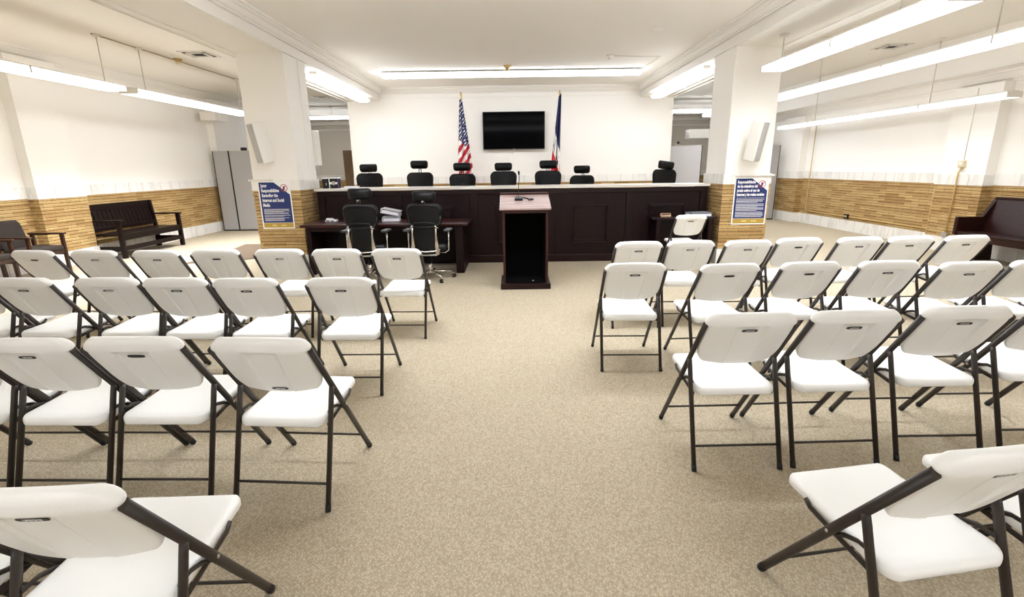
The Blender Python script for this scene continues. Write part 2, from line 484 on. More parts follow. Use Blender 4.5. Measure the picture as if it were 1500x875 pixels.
# ================================================================== LIGHTS
DOWN_L, DOWN_R, DOWN_W = 52., 17., 7.
def rod_parts(t, y, x, z0, z1):
    m = MB(); m.tube([(x, y, z0), (x, y, z1-.02)], .007, M['rod'], 8); rd = m.build('pendant_rod', t)
    m = MB(); m.lathe([(.062, 0), (.062, -.012), (.05, -.028), (.018, -.04)], M['house'], (x, y, z1), 18); m.build('canopy', rd)
def pendant(x, y0, y1, zb, w, rods, label, group, ztop=H, xoff=0., hh=.095):
    lens = M['lens_r'] if x > 0 else M['lens_l']
    """fluorescent wraparound between y0 and y1 (y0<y1), lens bottom at zb"""
    t = thing('pendant_light', label, 'light', (x, (y0+y1)/2, zb), 0, group)
    L = (y1-y0)/2-.004; h = hh
    m = MB(); m.box((-w*.5-.004, -L, h-.03), (w*.5+.004, L, h-.012), M['house'], .004); m.box((-w*.2, -L, h-.014), (w*.2, L, h), M['house'], .004)
    for e in (-1, 1):
        m.box((-w/2-.004, e*L-.006, -.004), (w/2+.004, e*L+.006, h*.75), M['house'], .003)
    m.build('housing', t)
    m = MB()
    m.box((-w/2+.002, -L+.006, 0), (w/2-.002, L-.006, .006), lens); m.build('lens', t)
    m = MB()
    pr = [(-w/2, .0065), (w/2, .0065), (w/2, .035), (w*.40, h-.03), (-w*.40, h-.03), (-w/2, .035)]
    m.prism(pr, -L+.006, L-.006, 'y', M['lens_w'] if x > 6.5 else M['lens_s']); m.build('side_diffuser', t)
    # louvred downlight of the fixture itself
    ld = bpy.data.lights.new('louvre_light', 'AREA'); ld.shape = 'RECTANGLE'; ld.size = w-.02; ld.size_y = 2*L-.03
    ld.spread = math.radians(118); ld.energy = DOWN_L if x < 0 else (DOWN_W if x > 6.5 else DOWN_R); ld.color = (.95, 1., 1.06)
    lo_ = bpy.data.objects.new('louvre_light', ld); COL.objects.link(lo_); lo_.parent = t; lo_.location = (0, 0, -.006)
    for y in rods: rod_parts(t, y-(y0+y1)/2, xoff, h-.005, ztop-zb)
    return t
# right bay, three rows
n = ['far end segment', 'second segment', 'third segment', 'fourth segment']
for i, (a, b, rods) in enumerate([(5.99, 7.53, [7.3]), (4.45, 5.98, [5.2]), (2.91, 4.44, [3.6])]):
    pendant(3.66, a, b, 2.79, .30, rods, '%s of the pendant light row just right of the column' % n[i], 'pendant lights in the right bay', 3.21)
for i, (a, b, rods) in enumerate([(8.8, 10.38, [8.85]), (7.21, 8.79, []), (5.62, 7.2, [5.75]), (4.03, 5.61, [4.3])]):
    pendant(5.1, a, b, 2.72, .30, rods, '%s of the middle pendant light row in the right bay' % n[i], 'pendant lights in the right bay')
for i, (a, b, rods) in enumerate([(12.22, 13.76, [12.3]), (10.66, 12.21, []), (9.1, 10.65, []), (7.5, 9.09, [9.0])]):
    pendant(7.1, a, b, 2.41, .22, rods, '%s of the low pendant light row along the right wall' % n[i], 'pendant lights along the right wall')
# left bay, one row
for i, (a, b, rods) in enumerate([(10.2, 11.98, [11.8]), (8.42, 10.19, [8.83]), (6.62, 8.18, [7.98]), (6.0, 6.61, [6.2])]):
    pendant(-6.0, a, b, 2.755, .30, rods, '%s of the pendant light row over the left bay' % n[i], 'pendant lights in the left bay')
# surface fixtures: across the middle bay
for i in range(4):
    x0 = -2.68+i*1.355
    t = thing('ceiling_light', ['leftmost', 'second from left', 'third from left', 'rightmost'][i]+' fluorescent ceiling light in the strip before the screen wall', 'light', (x0+.677, 11.3, H), 0, 'ceiling lights before the screen wall')
    m = MB(); m.box((-.675, -.09, -.03), (.675, .09, 0), M['house'], .004); m.box((-.68, -.165, -.032), (.68, .165, -.024), M['house'], .003); m.build('housing', t)
    m = MB(); m.prism([(-.12, -.10), (.12, -.10), (.15, -.07), (.15, -.033), (-.15, -.033), (-.15, -.07)], -.668, .668, 'x', M['lens_c'], .004); m.build('lens', t)
# unseen strip added overhead to light the floor and seat tops
for i in range(4):
    x0 = -2.68+i*1.355
    t = thing('pendant_light', ['leftmost', 'second from left', 'third from left', 'rightmost'][i]+' unseen pendant light in the strip across the aisle over the seats', 'light', (x0+.677, 4.7, 3.1), 0, 'unseen pendant lights over the seats')
    m = MB(); m.box((-.675, -.16, .008), (.675, .16, .05), M['house'], .004); m.build('housing', t)
    m = MB(); m.box((-.668, -.15, 0), (.668, .15, .008), M['lens_m']); m.build('lens', t)
    m = MB(); m.box((-.66, -.10, .05), (.66, .10, .06), M['lens_u']); m.build('added_uplight', t)  # upward glow added to brighten the middle ceiling
    rod_parts(t, 0, 0, .05, H-3.1)
# under the beams, beside the screen wall
for s, nm in ((-1, 'left'), (1, 'right')):
    for i, (a, b) in enumerate(((9.4, 10.95), (10.96, 12.5))):
        t = thing('beam_light', ('nearer' if i == 0 else 'farther')+' fluorescent light under the %s ceiling beam' % nm, 'light', (s*3.43, (a+b)/2, 3.21), 0, 'lights under the ceiling beams')
        L = (b-a)/2-.003
        m = MB(); m.box((-.07, -L, -.05), (.07, L, 0), M['house'], .004)
        m.box((-.15, -L, -.095), (.15, L, -.085), M['house']); m.build('housing', t)
        m = MB(); m.prism([(-.14, -.095), (-.10, -.135), (.10, -.135), (.14, -.095)], -L+.004, L-.004, 'y', M['lens_b'])
        for e in (-1, 1): m.box((e*.073-.003 if e > 0 else -.076, -L+.01, -.083), (.076 if e > 0 else -.070, L-.01, -.012), M['lens_b'])
        m.build('lens', t)
# far space behind the screen wall
for i, (x, y, wx, wy, lab) in enumerate([(-6.0, 16.9, 2.6, .3, 'fluorescent light across the ceiling beyond the left gap'), (6.2, 16.4, 2.6, .3, 'fluorescent light across the ceiling beyond the right gap'), (5.6, 13.9, .26, 2.4, 'pendant light running away beyond the right gap')]):
    zb = 3.12 if i < 2 else 2.86
    t = thing('pendant_light', lab, 'light', (x, y, zb), 0, 'lights behind the screen wall')
    m = MB(); m.box((-wx/2, -wy/2, .07), (wx/2, wy/2, .1), M['house'], .004); m.build('housing', t)
    m = MB(); m.box((-wx/2+.01, -wy/2+.01, 0), (wx/2-.01, wy/2-.01, .07), M['lens_far'], .02); m.build('lens', t)
    rod_parts(t, 0, .3 if i < 2 else 0, .1, H-zb)
# unseen lamps added behind the camera to brighten the chair backs
for i, (x, y) in enumerate([(-2.2, -1.9), (-4.9, -2.6), (4.9, -2.6), (2.2, -1.9)]):
    t = thing('pendant_light', 'unseen fluorescent light added over the rear of the room, number %d from the left' % (i+1), 'light', (x, y, 2.9), 0, 'unseen lights added over the rear of the room')
    t['label'] = ['unseen pendant light added over the rear left of the aisle', 'unseen pendant light added by the rear left corner', 'unseen pendant light added by the rear right corner', 'unseen pendant light added over the rear right of the aisle'][i]
    m = MB(); m.box((-.1, -1.2, .07), (.1, 1.2, .1), M['house'], .004); m.build('housing', t)
    m = MB(); m.box((-.15, -1.19, 0), (.15, 1.19, .01), M['lens_rear'], .002)
    m.box((-.15, -1.19, .011), (.15, 1.19, .07), M['lens_s'], .01); m.build('lens', t)
    rod_parts(t, .8, 0, .1, H-2.9)

# ceiling details
def ceil_vent(x, y, w, lab):
    t = thing('ceiling_vent', lab, 'vent', (x, y, H), 0, 'square ceiling vents')
    m = MB(); a = w/2
    for q in (1., .6):
        for sx_, sy_ in ((0, 1), (0, -1), (1, 0), (-1, 0)):
            if sx_: m.box((sx_*a*q-.022, -a*q, -.012-.02*(1-q)), (sx_*a*q+.022, a*q, -.002), M['house'])
            else: m.box((-a*q, sy_*a*q-.022, -.012-.02*(1-q)), (a*q, sy_*a*q+.022, -.002), M['house'])
    m.build('frame', t)
    m = MB(); m.box((-a*.95, -a*.95, -.004), (a*.95, a*.95, 0), M['vent']); m.build('opening', t)
ceil_vent(-5.32, 9.35, .46, 'square vent in the ceiling left of the left column')
ceil_vent(6.66, 9.52, .42, 'square vent in the ceiling over the right bay')
ceil_vent(-5.2, 14.7, .42, 'square vent in the ceiling beyond the left gap')
t = thing('smoke_detector', 'tan smoke detector on the ceiling by the left pendant lights', 'smoke detector', (-5.92, 9.7, H))
m = MB(); m.lathe([(.075, 0), (.075, -.02), (.06, -.03)], M['conduit'], n=18); m.build('base', t)
m = MB(); m.lathe([(.045, -.028), (.042, -.075), (.03, -.085)], M['beige'], n=18); m.build('sensor', t)
t = thing('heat_detector', 'tan detector in front of the central ceiling light strip', 'detector', (-.05, 10.75, H))
m = MB(); m.lathe([(.08, 0), (.08, -.015), (.035, -.05), (.035, -.08)], M['conduit'], n=18); m.build('base', t)
m = MB(); m.lathe([(.02, -.08), (.03, -.09), (.01, -.1)], M['beige'], n=14); m.build('sensor', t)
t = thing('ceiling_sprinkler', 'small white sprinkler on the ceiling above the bench', 'sprinkler', (1.82, 9.92, H))
m = MB(); m.lathe([(.06, 0), (.05, -.015), (.012, -.02), (.012, -.06)], M['house'], n=16); m.build('stem', t)
m = MB(); m.lathe([(.03, -.06), (.03, -.066)], M['alu'], n=16); m.build('deflector', t)
tag(MB().tube([(1.9, 9.93, H-.012), (2.8, 10.04, H-.012), (2.76, 11.2, H-.012)], .009, M['house'], 8).build('ceiling_conduit'), 'thin white conduit on the ceiling running to the light strip', 'conduit')
tag(MB().tube([(-6.0, 7.9, H-.012), (-6.0, 9.6, H-.012), (-6.0, 11.8, H-.012)], .009, M['pipe'], 8).build('ceiling_conduit'), 'tan conduit on the ceiling linking the left pendant canopies', 'conduit')
t = thing('ceiling_plate', 'round blank cover plate on the ceiling right of centre', 'cover plate', (2.17, 8.17, H))
m = MB(); m.lathe([(.1, 0), (.095, -.012), (.05, -.03), (.02, -.033)], M['ceil'], n=22); m.build('cover', t)

# ================================================================== FOLDING CHAIRS
def sm(a): a = max(0., min(1., a)); return a*a*(3-2*a)
def edge_round(d, rr): q = 1-min(1., max(0., d/rr)); return math.sqrt(max(0., 1-q*q))
def samples(edges, inner):
    return sorted(set([round(v, 5) for v in edges+inner]))
ZB, ZT = .565, .845
def back_w(t):
    w = .2125+.019*sm((t-.79)/.09)
    if t < .3: q = (.3-t)/.3; w -= .058*(1-math.sqrt(max(0, 1-q*q)))
    if t > .82: q = (t-.82)/.18; w -= .085*(1-math.sqrt(max(0, 1-q*q)))
    return w
def back_pt(u, t, rear):
    w = back_w(t); x = u*w
    Ls = (ZT-ZB)/.822
    d = min((1-abs(u))*w, t*Ls, (1-t)*Ls)
    h = edge_round(d, .013+.010*sm((t-.6)/.3))
    z = ZB+(ZT-ZB)*t
    z += -.026*(1-(x/.2)**2)*(1-t)**2 + .013*(1-(x/.24)**2)*sm((t-.55)/.45)
    y = .574-.692*z + .034*sm((t-.70)/.30)**1.2
    y -= .042*(1-.5*t)*(1-(x/.24)**2)
    T = .0105+.0115*sm((t-.72)/.2)
    if rear:
        o = T*h
        wr = .058+.022*t/.8
        dep = .003+.020*(t/.8)**1.5
        o -= dep*sm((wr-abs(x))/.0065)*sm((.81-t)/.02)*h
    else: o = -(T+.008*sm((.85-t)/.1))*h
    return V((x, y-o*.822, z-o*.569))
def seat_pt(u, v, top):
    D = .455; yv = .088+D*v
    w = .212-.010*sm(v/.5)
    e = D*(1-v); 
    if e < .04: w -= .04-math.sqrt(max(0, .04**2-(.04-e)**2))
    e = D*v
    if e < .06: w -= .06-math.sqrt(max(0, .06**2-(.06-e)**2))
    x = u*w
    d = min((1-abs(u))*w, D*v, D*(1-v))
    z = .430+.026*v - .010*math.sin(PI*v)*(1-u*u) - .006*(1-sm(v/.12))
    if top: z -= .020*(1-edge_round(d, .022))
    else: z += -.040+.012*(1-edge_round(d, .012))
    return V((x, yv, z))
def shell(fn, us, vs, mat):
    m = MB(); k = m.mi(mat); G = {}
    nu, nv = len(us), len(vs)
    for i, u in enumerate(us):
        for j, v in enumerate(vs):
            a = m.bm.verts.new(fn(u, v, True)); edge = i in (0, nu-1) or j in (0, nv-1)
            G[i, j, 0] = a
            G[i, j, 1] = a if edge else m.bm.verts.new(fn(u, v, False))
    for i in range(nu-1):
        for j in range(nv-1):
            for s in (0, 1):
                vs_ = []
                for q in ((i, j), (i+1, j), (i+1, j+1), (i, j+1)):
                    x = G[q[0], q[1], s]
                    if x not in vs_: vs_.append(x)
                if s: vs_.reverse()
                try: f = m.bm.faces.new(vs_); f.smooth = True; f.material_index = k
                except ValueError: pass
    return m
uu = samples([-1, -.998, -.99, -.975, -.95, 1, .998, .99, .975, .95], [i*.1-.9 for i in range(19)]+[s*q for s in (-1, 1) for q in (.22, .24, .26, .28, .30, .32, .34, .36, .38, .25, .27, .29, .31, .33)])
tt = samples([0, .002, .01, .025, .05, 1, .998, .99, .975, .95], [.1, .16, .24, .32, .4, .5, .6, .68, .72, .745, .76, .775, .785, .795, .805, .815, .83, .845, .85, .865, .88, .90, .92, .935])
su = samples([-1, -.998, -.99, -.97, -.94, -.9, 1, .998, .99, .97, .94, .9], [i*.1-.8 for i in range(17)])
sv = samples([0, .002, .008, .02, .035, .055, 1, .998, .992, .98, .965, .945], [.08, .1, .12]+[.15+i*.08 for i in range(10)]+[.9, .88])

def badge(kind):
    """black name badge on the back of the backrest; origin at its own centre, lying in the sloped back plane"""
    m = MB()
    pts = []
    w, h = .039, .0098
    for i in range(24):
        a = 2*PI*i/24; c, s_ = math.cos(a), math.sin(a)
        pts.append((w*math.copysign(abs(c)**.55, c), h*math.copysign(abs(s_)**.6, s_)))
    xf = Matrix.Rotation(math.radians(90+34.7), 4, 'X')
    tb = MB(); tb.prism(pts, 0, .002, 'z', M['label'])
    me = tb.mesh('b')
    add_mesh(m, me, M['label'], xf); bpy.data.meshes.remove(me)
    if kind == 0:
        tm = text_mesh('LIFETIME', .0118, M['white'], .0004, 'CENTER', 1.0)
        add_mesh(m, tm, M['white'], xf @ Matrix.Translation(V((0, -.0043, .0024)))); bpy.data.meshes.remove(tm)
    elif kind == 2:
        tb = MB(); tb.prism([(-.034, -.004), (.04, -.005), (.042, .003), (-.01, .0045)], .0022, .0028, 'z', M['white'])
        me = tb.mesh('b'); add_mesh(m, me, M['white'], xf); bpy.data.meshes.remove(me)
    return m

def rear_at(x, t):
    return back_pt(x/back_w(t), t, True)
BADGE_TOP = rear_at(0, .68)+V((0, -.822, -.569))*.0005
BADGE_LOW = rear_at(0, .09)+V((0, -.822, -.569))*.001

def make_chair():
    t = thing('folding_chair', 'white folding chair', 'chair', (0, 0, 0), 0, 'white folding chairs')
    shell(seat_pt, su, sv, M['plastic']).build('seat', t)
    bk = shell(back_pt, uu, tt, M['plastic']).build('backrest', t)
    lab = badge(0).build('badge', bk, recalc=False); lab.location = BADGE_TOP
    lab['label'] = 'black oval name badge'
    Y = lambda z: .574-.692*z
    for s in (-1, 1):
        x = s*.2255
        m = MB(); m.tube([(x, Y(.03), .03), (x, Y(.80), .80)], .0165, M['tube'], 12, .0115, up=(0, .82, .57))
        lg = m.build('leg', t)
        m = MB(); m.tube([(x, Y(.004), .004), (x, Y(.034), .034)], .0172, M['cap'], 12, .0125, up=(0, .82, .57)); m.build('foot_cap', lg)
        yy = lambda z: .178*z/.548
        m = MB(); m.tube([(x, yy(.03), .03), (x, yy(.53), .53), (x, .182, .556)], .0150, M['tube'], 12, .0118, up=(0, 1, -.3))
        lg = m.build('leg', t)
        m = MB(); m.tube([(x, yy(.002), .002), (x, yy(.034), .034)], .0157, M['cap'], 12, .0127, up=(0, 1, -.3)); m.build('foot_cap', lg)
        xs = s*.2085
        m = MB(); m.tube([(xs, .425, .428), (xs, .40, .410), (xs, .28, .396), (xs, .135, .380)], .011, M['tube'], 8, .005, up=(0, 0, 1)); m.build('seat_rail', t)
        m = MB(); m.tube([(xs+s*.004, .305, .388), (xs+s*.004, .245, .425), (xs+s*.004, .20, .442), (xs+s*.004, .145, .442)], .0085, M['tube'], 8, .004, up=(0, 0, 1))
        m.lathe([(.006, 0), (.006, .003), (.003, .005)], M['alu'], (s*.237, .290, .41), 10, Matrix.Rotation(s*PI/2, 4, 'Y'))
        m.build('link', t)
    m = MB(); m.tube([(-.225, Y(.125), .125), (.225, Y(.125), .125)], .0065, M['tube'], 8); m.build('stretcher', t)
    m = MB(); m.tube([(-.225, .04, .125), (.225, .04, .125)], .0065, M['tube'], 8); m.build('stretcher', t)
    return t
chair0 = make_chair()
badge_plain = badge(1).mesh('badge_plain', False)
badge_worn = badge(2).mesh('badge_worn', False)
first = [True]
def chair(x, y, rz, label, group, kind=0, low=False):
    if first[0]:
        o = chair0; o.location = (x, y, 0); o.rotation_euler = (0, 0, rz); o['label'] = label; o['group'] = group; first[0] = False
    else: o = dup(chair0, (x, y, 0), rz, label, group)
    for c in kids(o):
        if c.name.startswith('backrest'):
            for g in kids(c):
                g.location = BADGE_LOW if low else BADGE_TOP
                if kind == 1: g.data = badge_plain
                elif kind == 2: g.data = badge_worn
    return o
ORD = ['aisle', 'second', 'third', 'fourth', 'fifth', 'sixth', 'seventh']
def row(items, side, rowname, kinds={}):
    """items listed from the aisle outwards"""
    for i, (x, y, rz) in enumerate(items):
        p = 'beside the aisle' if i == 0 else '%s from aisle' % ORD[i]
        k = kinds.get(i, 0)
        extra = {0: '', 1: ', black badge', 2: ', worn badge', 3: ', badge low on back'}[k]
        chair(x, y, rz, 'white folding chair %s, %s row on the %s%s' % (p, rowname, side, extra),
              'folding chairs %s of the aisle' % side, 0 if k == 3 else k, k == 3)
row([(-1.051, 4.445, -.035), (-1.604, 4.474, -.024), (-2.144, 4.515, .0), (-2.755, 4.56, -.01), (-3.304, 4.552, -.03), (-3.91, 4.59, -.03), (-4.53, 4.64, -.10)], 'left', 'farthest', {3: 1, 2: 2, 5: 2, 6: 1})
row([(-1.161, 3.238, -.017), (-1.809, 3.26, -.03), (-2.309, 3.30, -.018), (-2.803, 3.335, -.015), (-3.43, 3.37, -.05), (-3.95, 3.40, -.03)], 'left', 'second farthest', {3: 2})
row([(-1.104, 2.021, -.07), (-1.682, 2.057, -.023), (-2.170, 2.059, -.03), (-2.66, 2.07, -.02)], 'left', 'second nearest', {0: 3, 1: 1})
row([(-1.144, .982, .028), (-1.70, .99, .0)], 'left', 'nearest')
row([(1.203, 4.672, .02), (1.705, 4.70, -.02), (2.241, 4.67, .03), (2.779, 4.77, .04), (3.361, 4.762, .03), (3.858, 4.775, .04), (4.417, 4.789, .04)], 'right', 'farthest', {1: 2, 3: 1})
row([(.912, 3.604, -.026), (1.585, 3.53, .08), (2.185, 3.56, .06), (2.762, 3.563, .0), (3.286, 3.479, .01), (3.819, 3.504, -.02), (4.34, 3.50, .0)], 'right', 'second farthest', {1: 1, 2: 1})
row([(1.16, 2.292, .016), (1.687, 2.315, .03), (2.27, 2.36, .0), (2.872, 2.41, .0)], 'right', 'second nearest')
row([(1.276, 1.106, .154), (1.84, 1.208, .136)], 'right', 'nearest')
chair(2.584, 7.20, .05, 'white folding chair pulled up to the small side desk by the right column', 'folding chairs right of the aisle')

# ================================================================== EXECUTIVE CHAIRS
def pad(w, hgt, th, wt, wb, rc, curve, mat, n=18, mm=14):
    """upright rounded pad: x across, z up from 0, thickness along y, bowed by curve"""
    def fn(u, t, front):
        wd = wb+(wt-wb)*t
        e = t*hgt
        if e < rc: wd -= rc-math.sqrt(max(0, rc*rc-(rc-e)**2))
        e = (1-t)*hgt
        if e < rc: wd -= rc-math.sqrt(max(0, rc*rc-(rc-e)**2))
        x = u*wd; d = min((1-abs(u))*wd, t*hgt, (1-t)*hgt)
        h = edge_round(d, th*.9)*th/2
        y = curve*(x/max(wt, wb))**2+(h if front else -h)
        return V((x, y, t*hgt))
    ee = [0, .004, .015, .035, .07]
    us = samples([2*e-1 for e in ee]+[1-2*e for e in ee], [i*.2-.8 for i in range(9)])
    ts = samples(ee+[1-e for e in ee], [.12, .18]+[.26+i*.08 for i in range(7)]+[.82, .88])
    return shell(fn, us, ts, mat)
def make_exec():
    t = thing('executive_chair', 'black executive chair', 'chair')
    # origin on the floor under the gas lift; the chair faces +y
    m = pad(0, .150, .095, .168, .160, .05, .05, M['leather']); hr = m.build('headrest', t); hr.location = (0, -.215, 1.105)
    m = MB(); m.tube([(-.02, -.245, 1.02), (-.02, -.235, 1.15)], .008, M['black'], 8); m.tube([(.02, -.245, 1.02), (.02, -.235, 1.15)], .008, M['black'], 8)
    m.lathe([(.012, -.02), (.012, .02)], M['alu'], (0, -.262, 1.12), 10, Matrix.Rotation(PI/2, 4, 'X'))
    m.build('headrest_post', t)
    m = pad(0, .335, .05, .262, .232, .115, .06, M['leather']); b = m.build('backrest', t); b.location = (0, -.235, .755)
    b.rotation_euler = (math.radians(3), 0, 0)
    # moulded rim round the back of the upper backrest
    m = MB(); P = []
    for i in range(33):
        a = 2*PI*i/32; c, s_ = math.cos(a), math.sin(a)
        x = .235*math.copysign(abs(c)**.62, c); z = .17+.15*math.copysign(abs(s_)**.5, s_)
        P.append((x*(.92+.2*z), -.03+.06*(x/.25)**2, z))
    m.tube(P, .011, M['black'], 8); m.build('back_rim', b)
    m = MB(); m.tube([(-.165, -.04, .0), (-.16, -.045, .05), (-.13, -.05, .085), (0, -.052, .092), (.13, -.05, .085), (.16, -.045, .05), (.165, -.04, .0)], .009, M['black'], 8); m.build('back_rib', b)
    m = pad(0, .41, .045, .150, .175, .06, .03, M['leather']); lu = m.build('lumbar_support', t); lu.location = (0, -.225, .40)
    for s in (-1, 1):
        m = MB()
        rings = []
        for (z, y, w, d_) in ((.40, -.235, .032, .012), (.50, -.262, .030, .013), (.60, -.272, .018, .012), (.70, -.275, .012, .011), (.80, -.272, .013, .012)):
            x = s*(.165-.01*(z-.4))
            rings.append([V((x+w*math.cos(a), y+d_*math.sin(a), z)) for a in [2*PI*j/10 for j in range(10)]])
        m.rings(rings, M['chrome']); br = m.build('back_bracket', t)
        m = MB(); m.lathe([(.014, -.012), (.014, .012), (.008, .016)], M['chrome'], (s*.16, -.285, .79), 12, Matrix.Rotation(PI/2, 4, 'X'))
        m.tube([(s*.16, -.285, .775), (s*.20, -.27, .765)], .007, M['chrome'], 8); m.build('bracket_knob', br)
        m = MB(); m.tube([(s*.15, -.05, .40), (s*.235, -.05, .395), (s*.285, -.04, .43), (s*.287, -.03, .56), (s*.287, -.02, .70)], .011, M['chrome'], 10, .011)
        arm = m.build('arm', t)
        m = MB(); m.box((s*.285-.045, -.15, .70), (s*.285+.045, .10, .73), M['armpad'], .012, 3); m.build('arm_pad', arm)
    m = MB(); m.rings([[V((x*q, .04+y*q, z)) for x, y in [(.25*math.copysign(abs(math.cos(a))**.5, math.cos(a)), .25*math.copysign(abs(math.sin(a))**.5, math.sin(a))) for a in [2*PI*j/32 for j in range(32)]]] for q, z in ((.9, .425), (1, .44), (1.02, .465), (.98, .492), (.85, .505), (.4, .498))], M['leather'])
    m.build('seat', t)
    m = MB(); m.tube([(-.2, -.235, .46), (-.12, -.265, .445), (0, -.275, .44), (.12, -.265, .445), (.2, -.235, .46)], .012, M['chrome'], 8); m.build('rear_bar', t)
    m = MB(); m.box((-.10, -.13, .36), (.10, .14, .42), M['alu'], .02); m.box((-.16, -.25, .375), (.16, -.05, .40), M['alu'], .01); m.build('mechanism', t)
    m = MB(); m.lathe([(.03, .10), (.03, .24), (.018, .245), (.018, .37)], M['black'], n=16); m.lathe([(.034, .09), (.032, .22), (.026, .225)], M['chrome'], n=16); m.build('gas_lift', t)
    m = MB(); m.lathe([(.05, .085), (.05, .12), (.035, .135)], M['chrome'], n=20); m.build('base_hub', t)
    for k in range(5):
        a = math.radians(20+72*k); c, s_ = math.cos(a), math.sin(a)
        m = MB(); m.tube([(c*.03, s_*.03, .118), (c*.34, s_*.34, .085)], [.021, .012], M['chrome'], 8); lg = m.build('base_leg', t)
        m = MB(); cx, cy = c*.335, s_*.335
        m.tube([(cx, cy, .09), (cx, cy, .045)], .007, M['chrome'], 8)
        rz = Matrix.Rotation(a+.7, 4, 'Z')
        for q in (-1, 1):
            x = Matrix.Translation(V((cx, cy, .027))) @ rz @ Matrix.Translation(V((q*.013, 0, 0))) @ Matrix.Rotation(PI/2, 4, 'Y')
            m.lathe([(.022, -.009), (.027, -.006), (.027, .006), (.022, .009)], M['black'], (0, 0, 0), 14, x)
            m.lathe([(.012, -.0105), (.012, .0105)], M['chrome'], (0, 0, 0), 10, x)
        m.build('caster', lg)
    return t
ex = make_exec()
ex.location = (-1.18, 7.07, 0); ex['label'] = 'black executive chair with chrome base at the right half of the long desk'; ex['group'] = 'executive chairs at the long desk'
ex.rotation_euler = (0, 0, -.06)
e1 = dup(ex, (-2.05, 7.07, 0), -.05, 'black executive chair with headrest at the left half of the long desk', 'executive chairs at the long desk')
def headrest_shift(o, dz, ry=0., dx=0.):
    for c in kids(o):
        if c.name.startswith('headrest') and not c.name.startswith('headrest_post'):
            c.location.z += dz; c.location.x += dx; c.rotation_euler = (0, ry, 0)
        if c.name.startswith('headrest_post'): c.location.z += dz*.5
headrest_shift(e1, .05)
JZ = .39
JUD = [(-2.66, 9.45, PI+.0, JZ+.0, 0, 'leftmost black executive chair behind the bench, by the brown door', .02),
       (-1.72, 9.5, PI, JZ, .05, 'black executive chair with raised headrest behind the bench, second from left', 0),
       (-.92, 9.5, PI, JZ-.035, .035, 'black executive chair behind the bench in front of the striped flag', 0),
       (-.145, 9.5, PI, JZ, -.01, 'black executive chair behind the bench, below the left half of the screen', 0),
       (.695, 9.5, PI, JZ, .02, 'black executive chair behind the bench in front of the blue and red flag', 0),
       (1.30, 9.85, PI-.45, JZ-.10, .02, 'lower black executive chair behind the bench, turned slightly, right of the right flag', 0),
       (2.94, 9.5, PI+.25, JZ-.005, -.015, 'black executive chair with tilted headrest at the right end of the bench', -.12)]
for x, y, rz, z, dh, lab, ry in JUD:
    o = dup(ex, (x, y, z), rz, lab, 'executive chairs behind the bench'); headrest_shift(o, dh, ry)

# ================================================================== THE BENCH
t = thing('judges_bench', 'long dark panelled bench with pale worktop between the two columns', 'bench', (0, 8.3, 0))
m = MB(); m.box((-3.17, .03, .1), (3.2, .07, 1.2), M['dark']); m.box((-3.17, .07, 0), (-3.13, .5, 1.2), M['dark']); m.box((3.16, .07, 0), (3.2, .5, 1.2), M['dark']); m.build('front_panel', t)
m = MB(); m.box((-3.17, 0, 1.135), (3.2, .03, 1.205), M['darkx'], .003); m.build('top_rail', t)
m = MB(); m.box((-3.17, -.012, 0), (3.2, .03, .122), M['darkx'], .006); m.build('plinth', t)
for x0, x1 in ((-3.17, -3.06), (-1.94, -1.81), (-.68, -.55), (.58, .71), (1.88, 2.0), (3.09, 3.2)):
    m = MB(); m.box((x0, .004, .122), (x1, .03, 1.135), M['dark'], .003); m.build('stile', t)
for cx in (-2.5, -1.245, .02, 1.29, 2.55):
    m = MB()
    for q, d, w in ((0, .0, .020), (.032, .010, .014)):
        x0, x1, z0, z1 = cx-.295+q, cx+.295-q, .315+q, .932-q
        m.box((x0, d, z1-w), (x1, .03, z1), M['darkx'], .004); m.box((x0, d, z0), (x1, .03, z0+w), M['darkx'], .004)
        m.box((x0, d, z0), (x0+w, .03, z1), M['dark'], .004); m.box((x1-w, d, z0), (x1, .03, z1), M['dark'], .004)
    m.build('panel_moulding', t)
m = MB(); m.box((-3.2, -.04, 1.212), (3.22, .52, 1.252), M['top'], .005); m.build('worktop', t)
m = MB(); m.box((-3.1, .5, .70), (3.1, 1.0, .74), M['darkx'], .004); m.build('lower_desk', t)

# ================================================================== PODIUM
t = thing('podium', 'tall dark wood podium with open back in the centre aisle', 'podium', (.172, 6.35, 0))
m = MB(); m.box((-.325, -.01, 0), (.325, .56, .075), M['darkx'], .006); m.build('plinth', t)
for s in (-1, 1):
    m = MB(); lo, hi = sorted((s*.29, s*.262))
    m.prism([(.02, .075), (.54, .075), (.54, 1.13), (.02, 1.0)], lo, hi, 'x', M['redwood']); m.build('side_panel', t)
m = MB(); m.box((-.262, .51, .075), (.262, .54, 1.12), M['dark']); m.build('front_panel', t)
m = MB(); m.box((-.262, .03, .075), (.262, .51, .09), M['inner']); m.build('bottom_board', t)
m = MB(); m.box((-.262, .495, .09), (.262, .51, 1.0), M['inner']); m.box((-.262, .04, .09), (-.258, .5, .98), M['inner']); m.box((.258, .04, .09), (.262, .5, .98), M['inner']); m.build('lining', t)
m = MB(); m.box((-.29, .02, .985), (.29, .045, 1.03), M['redwood'], .003); m.build('top_rail', t)
xf = rot_to((0, 0, 1.03), rx=math.atan2(.14, .55))
m = MB(); m.box((-.325, -.01, 0), (.325, .56, .024), M['podtop'], .003, 2, xf); tp = m.build('sloped_top', t)
m = MB(); m.box((-.325, .545, .02), (.325, .57, .05), M['redwood'], .004, 2, xf); m.build('back_ledge', tp)
m = MB(); m.lathe([(.011, 0), (.011, .012), (.006, .014)], M['alu'], (.10, .09, .09), 12); m.build('grommet', t)

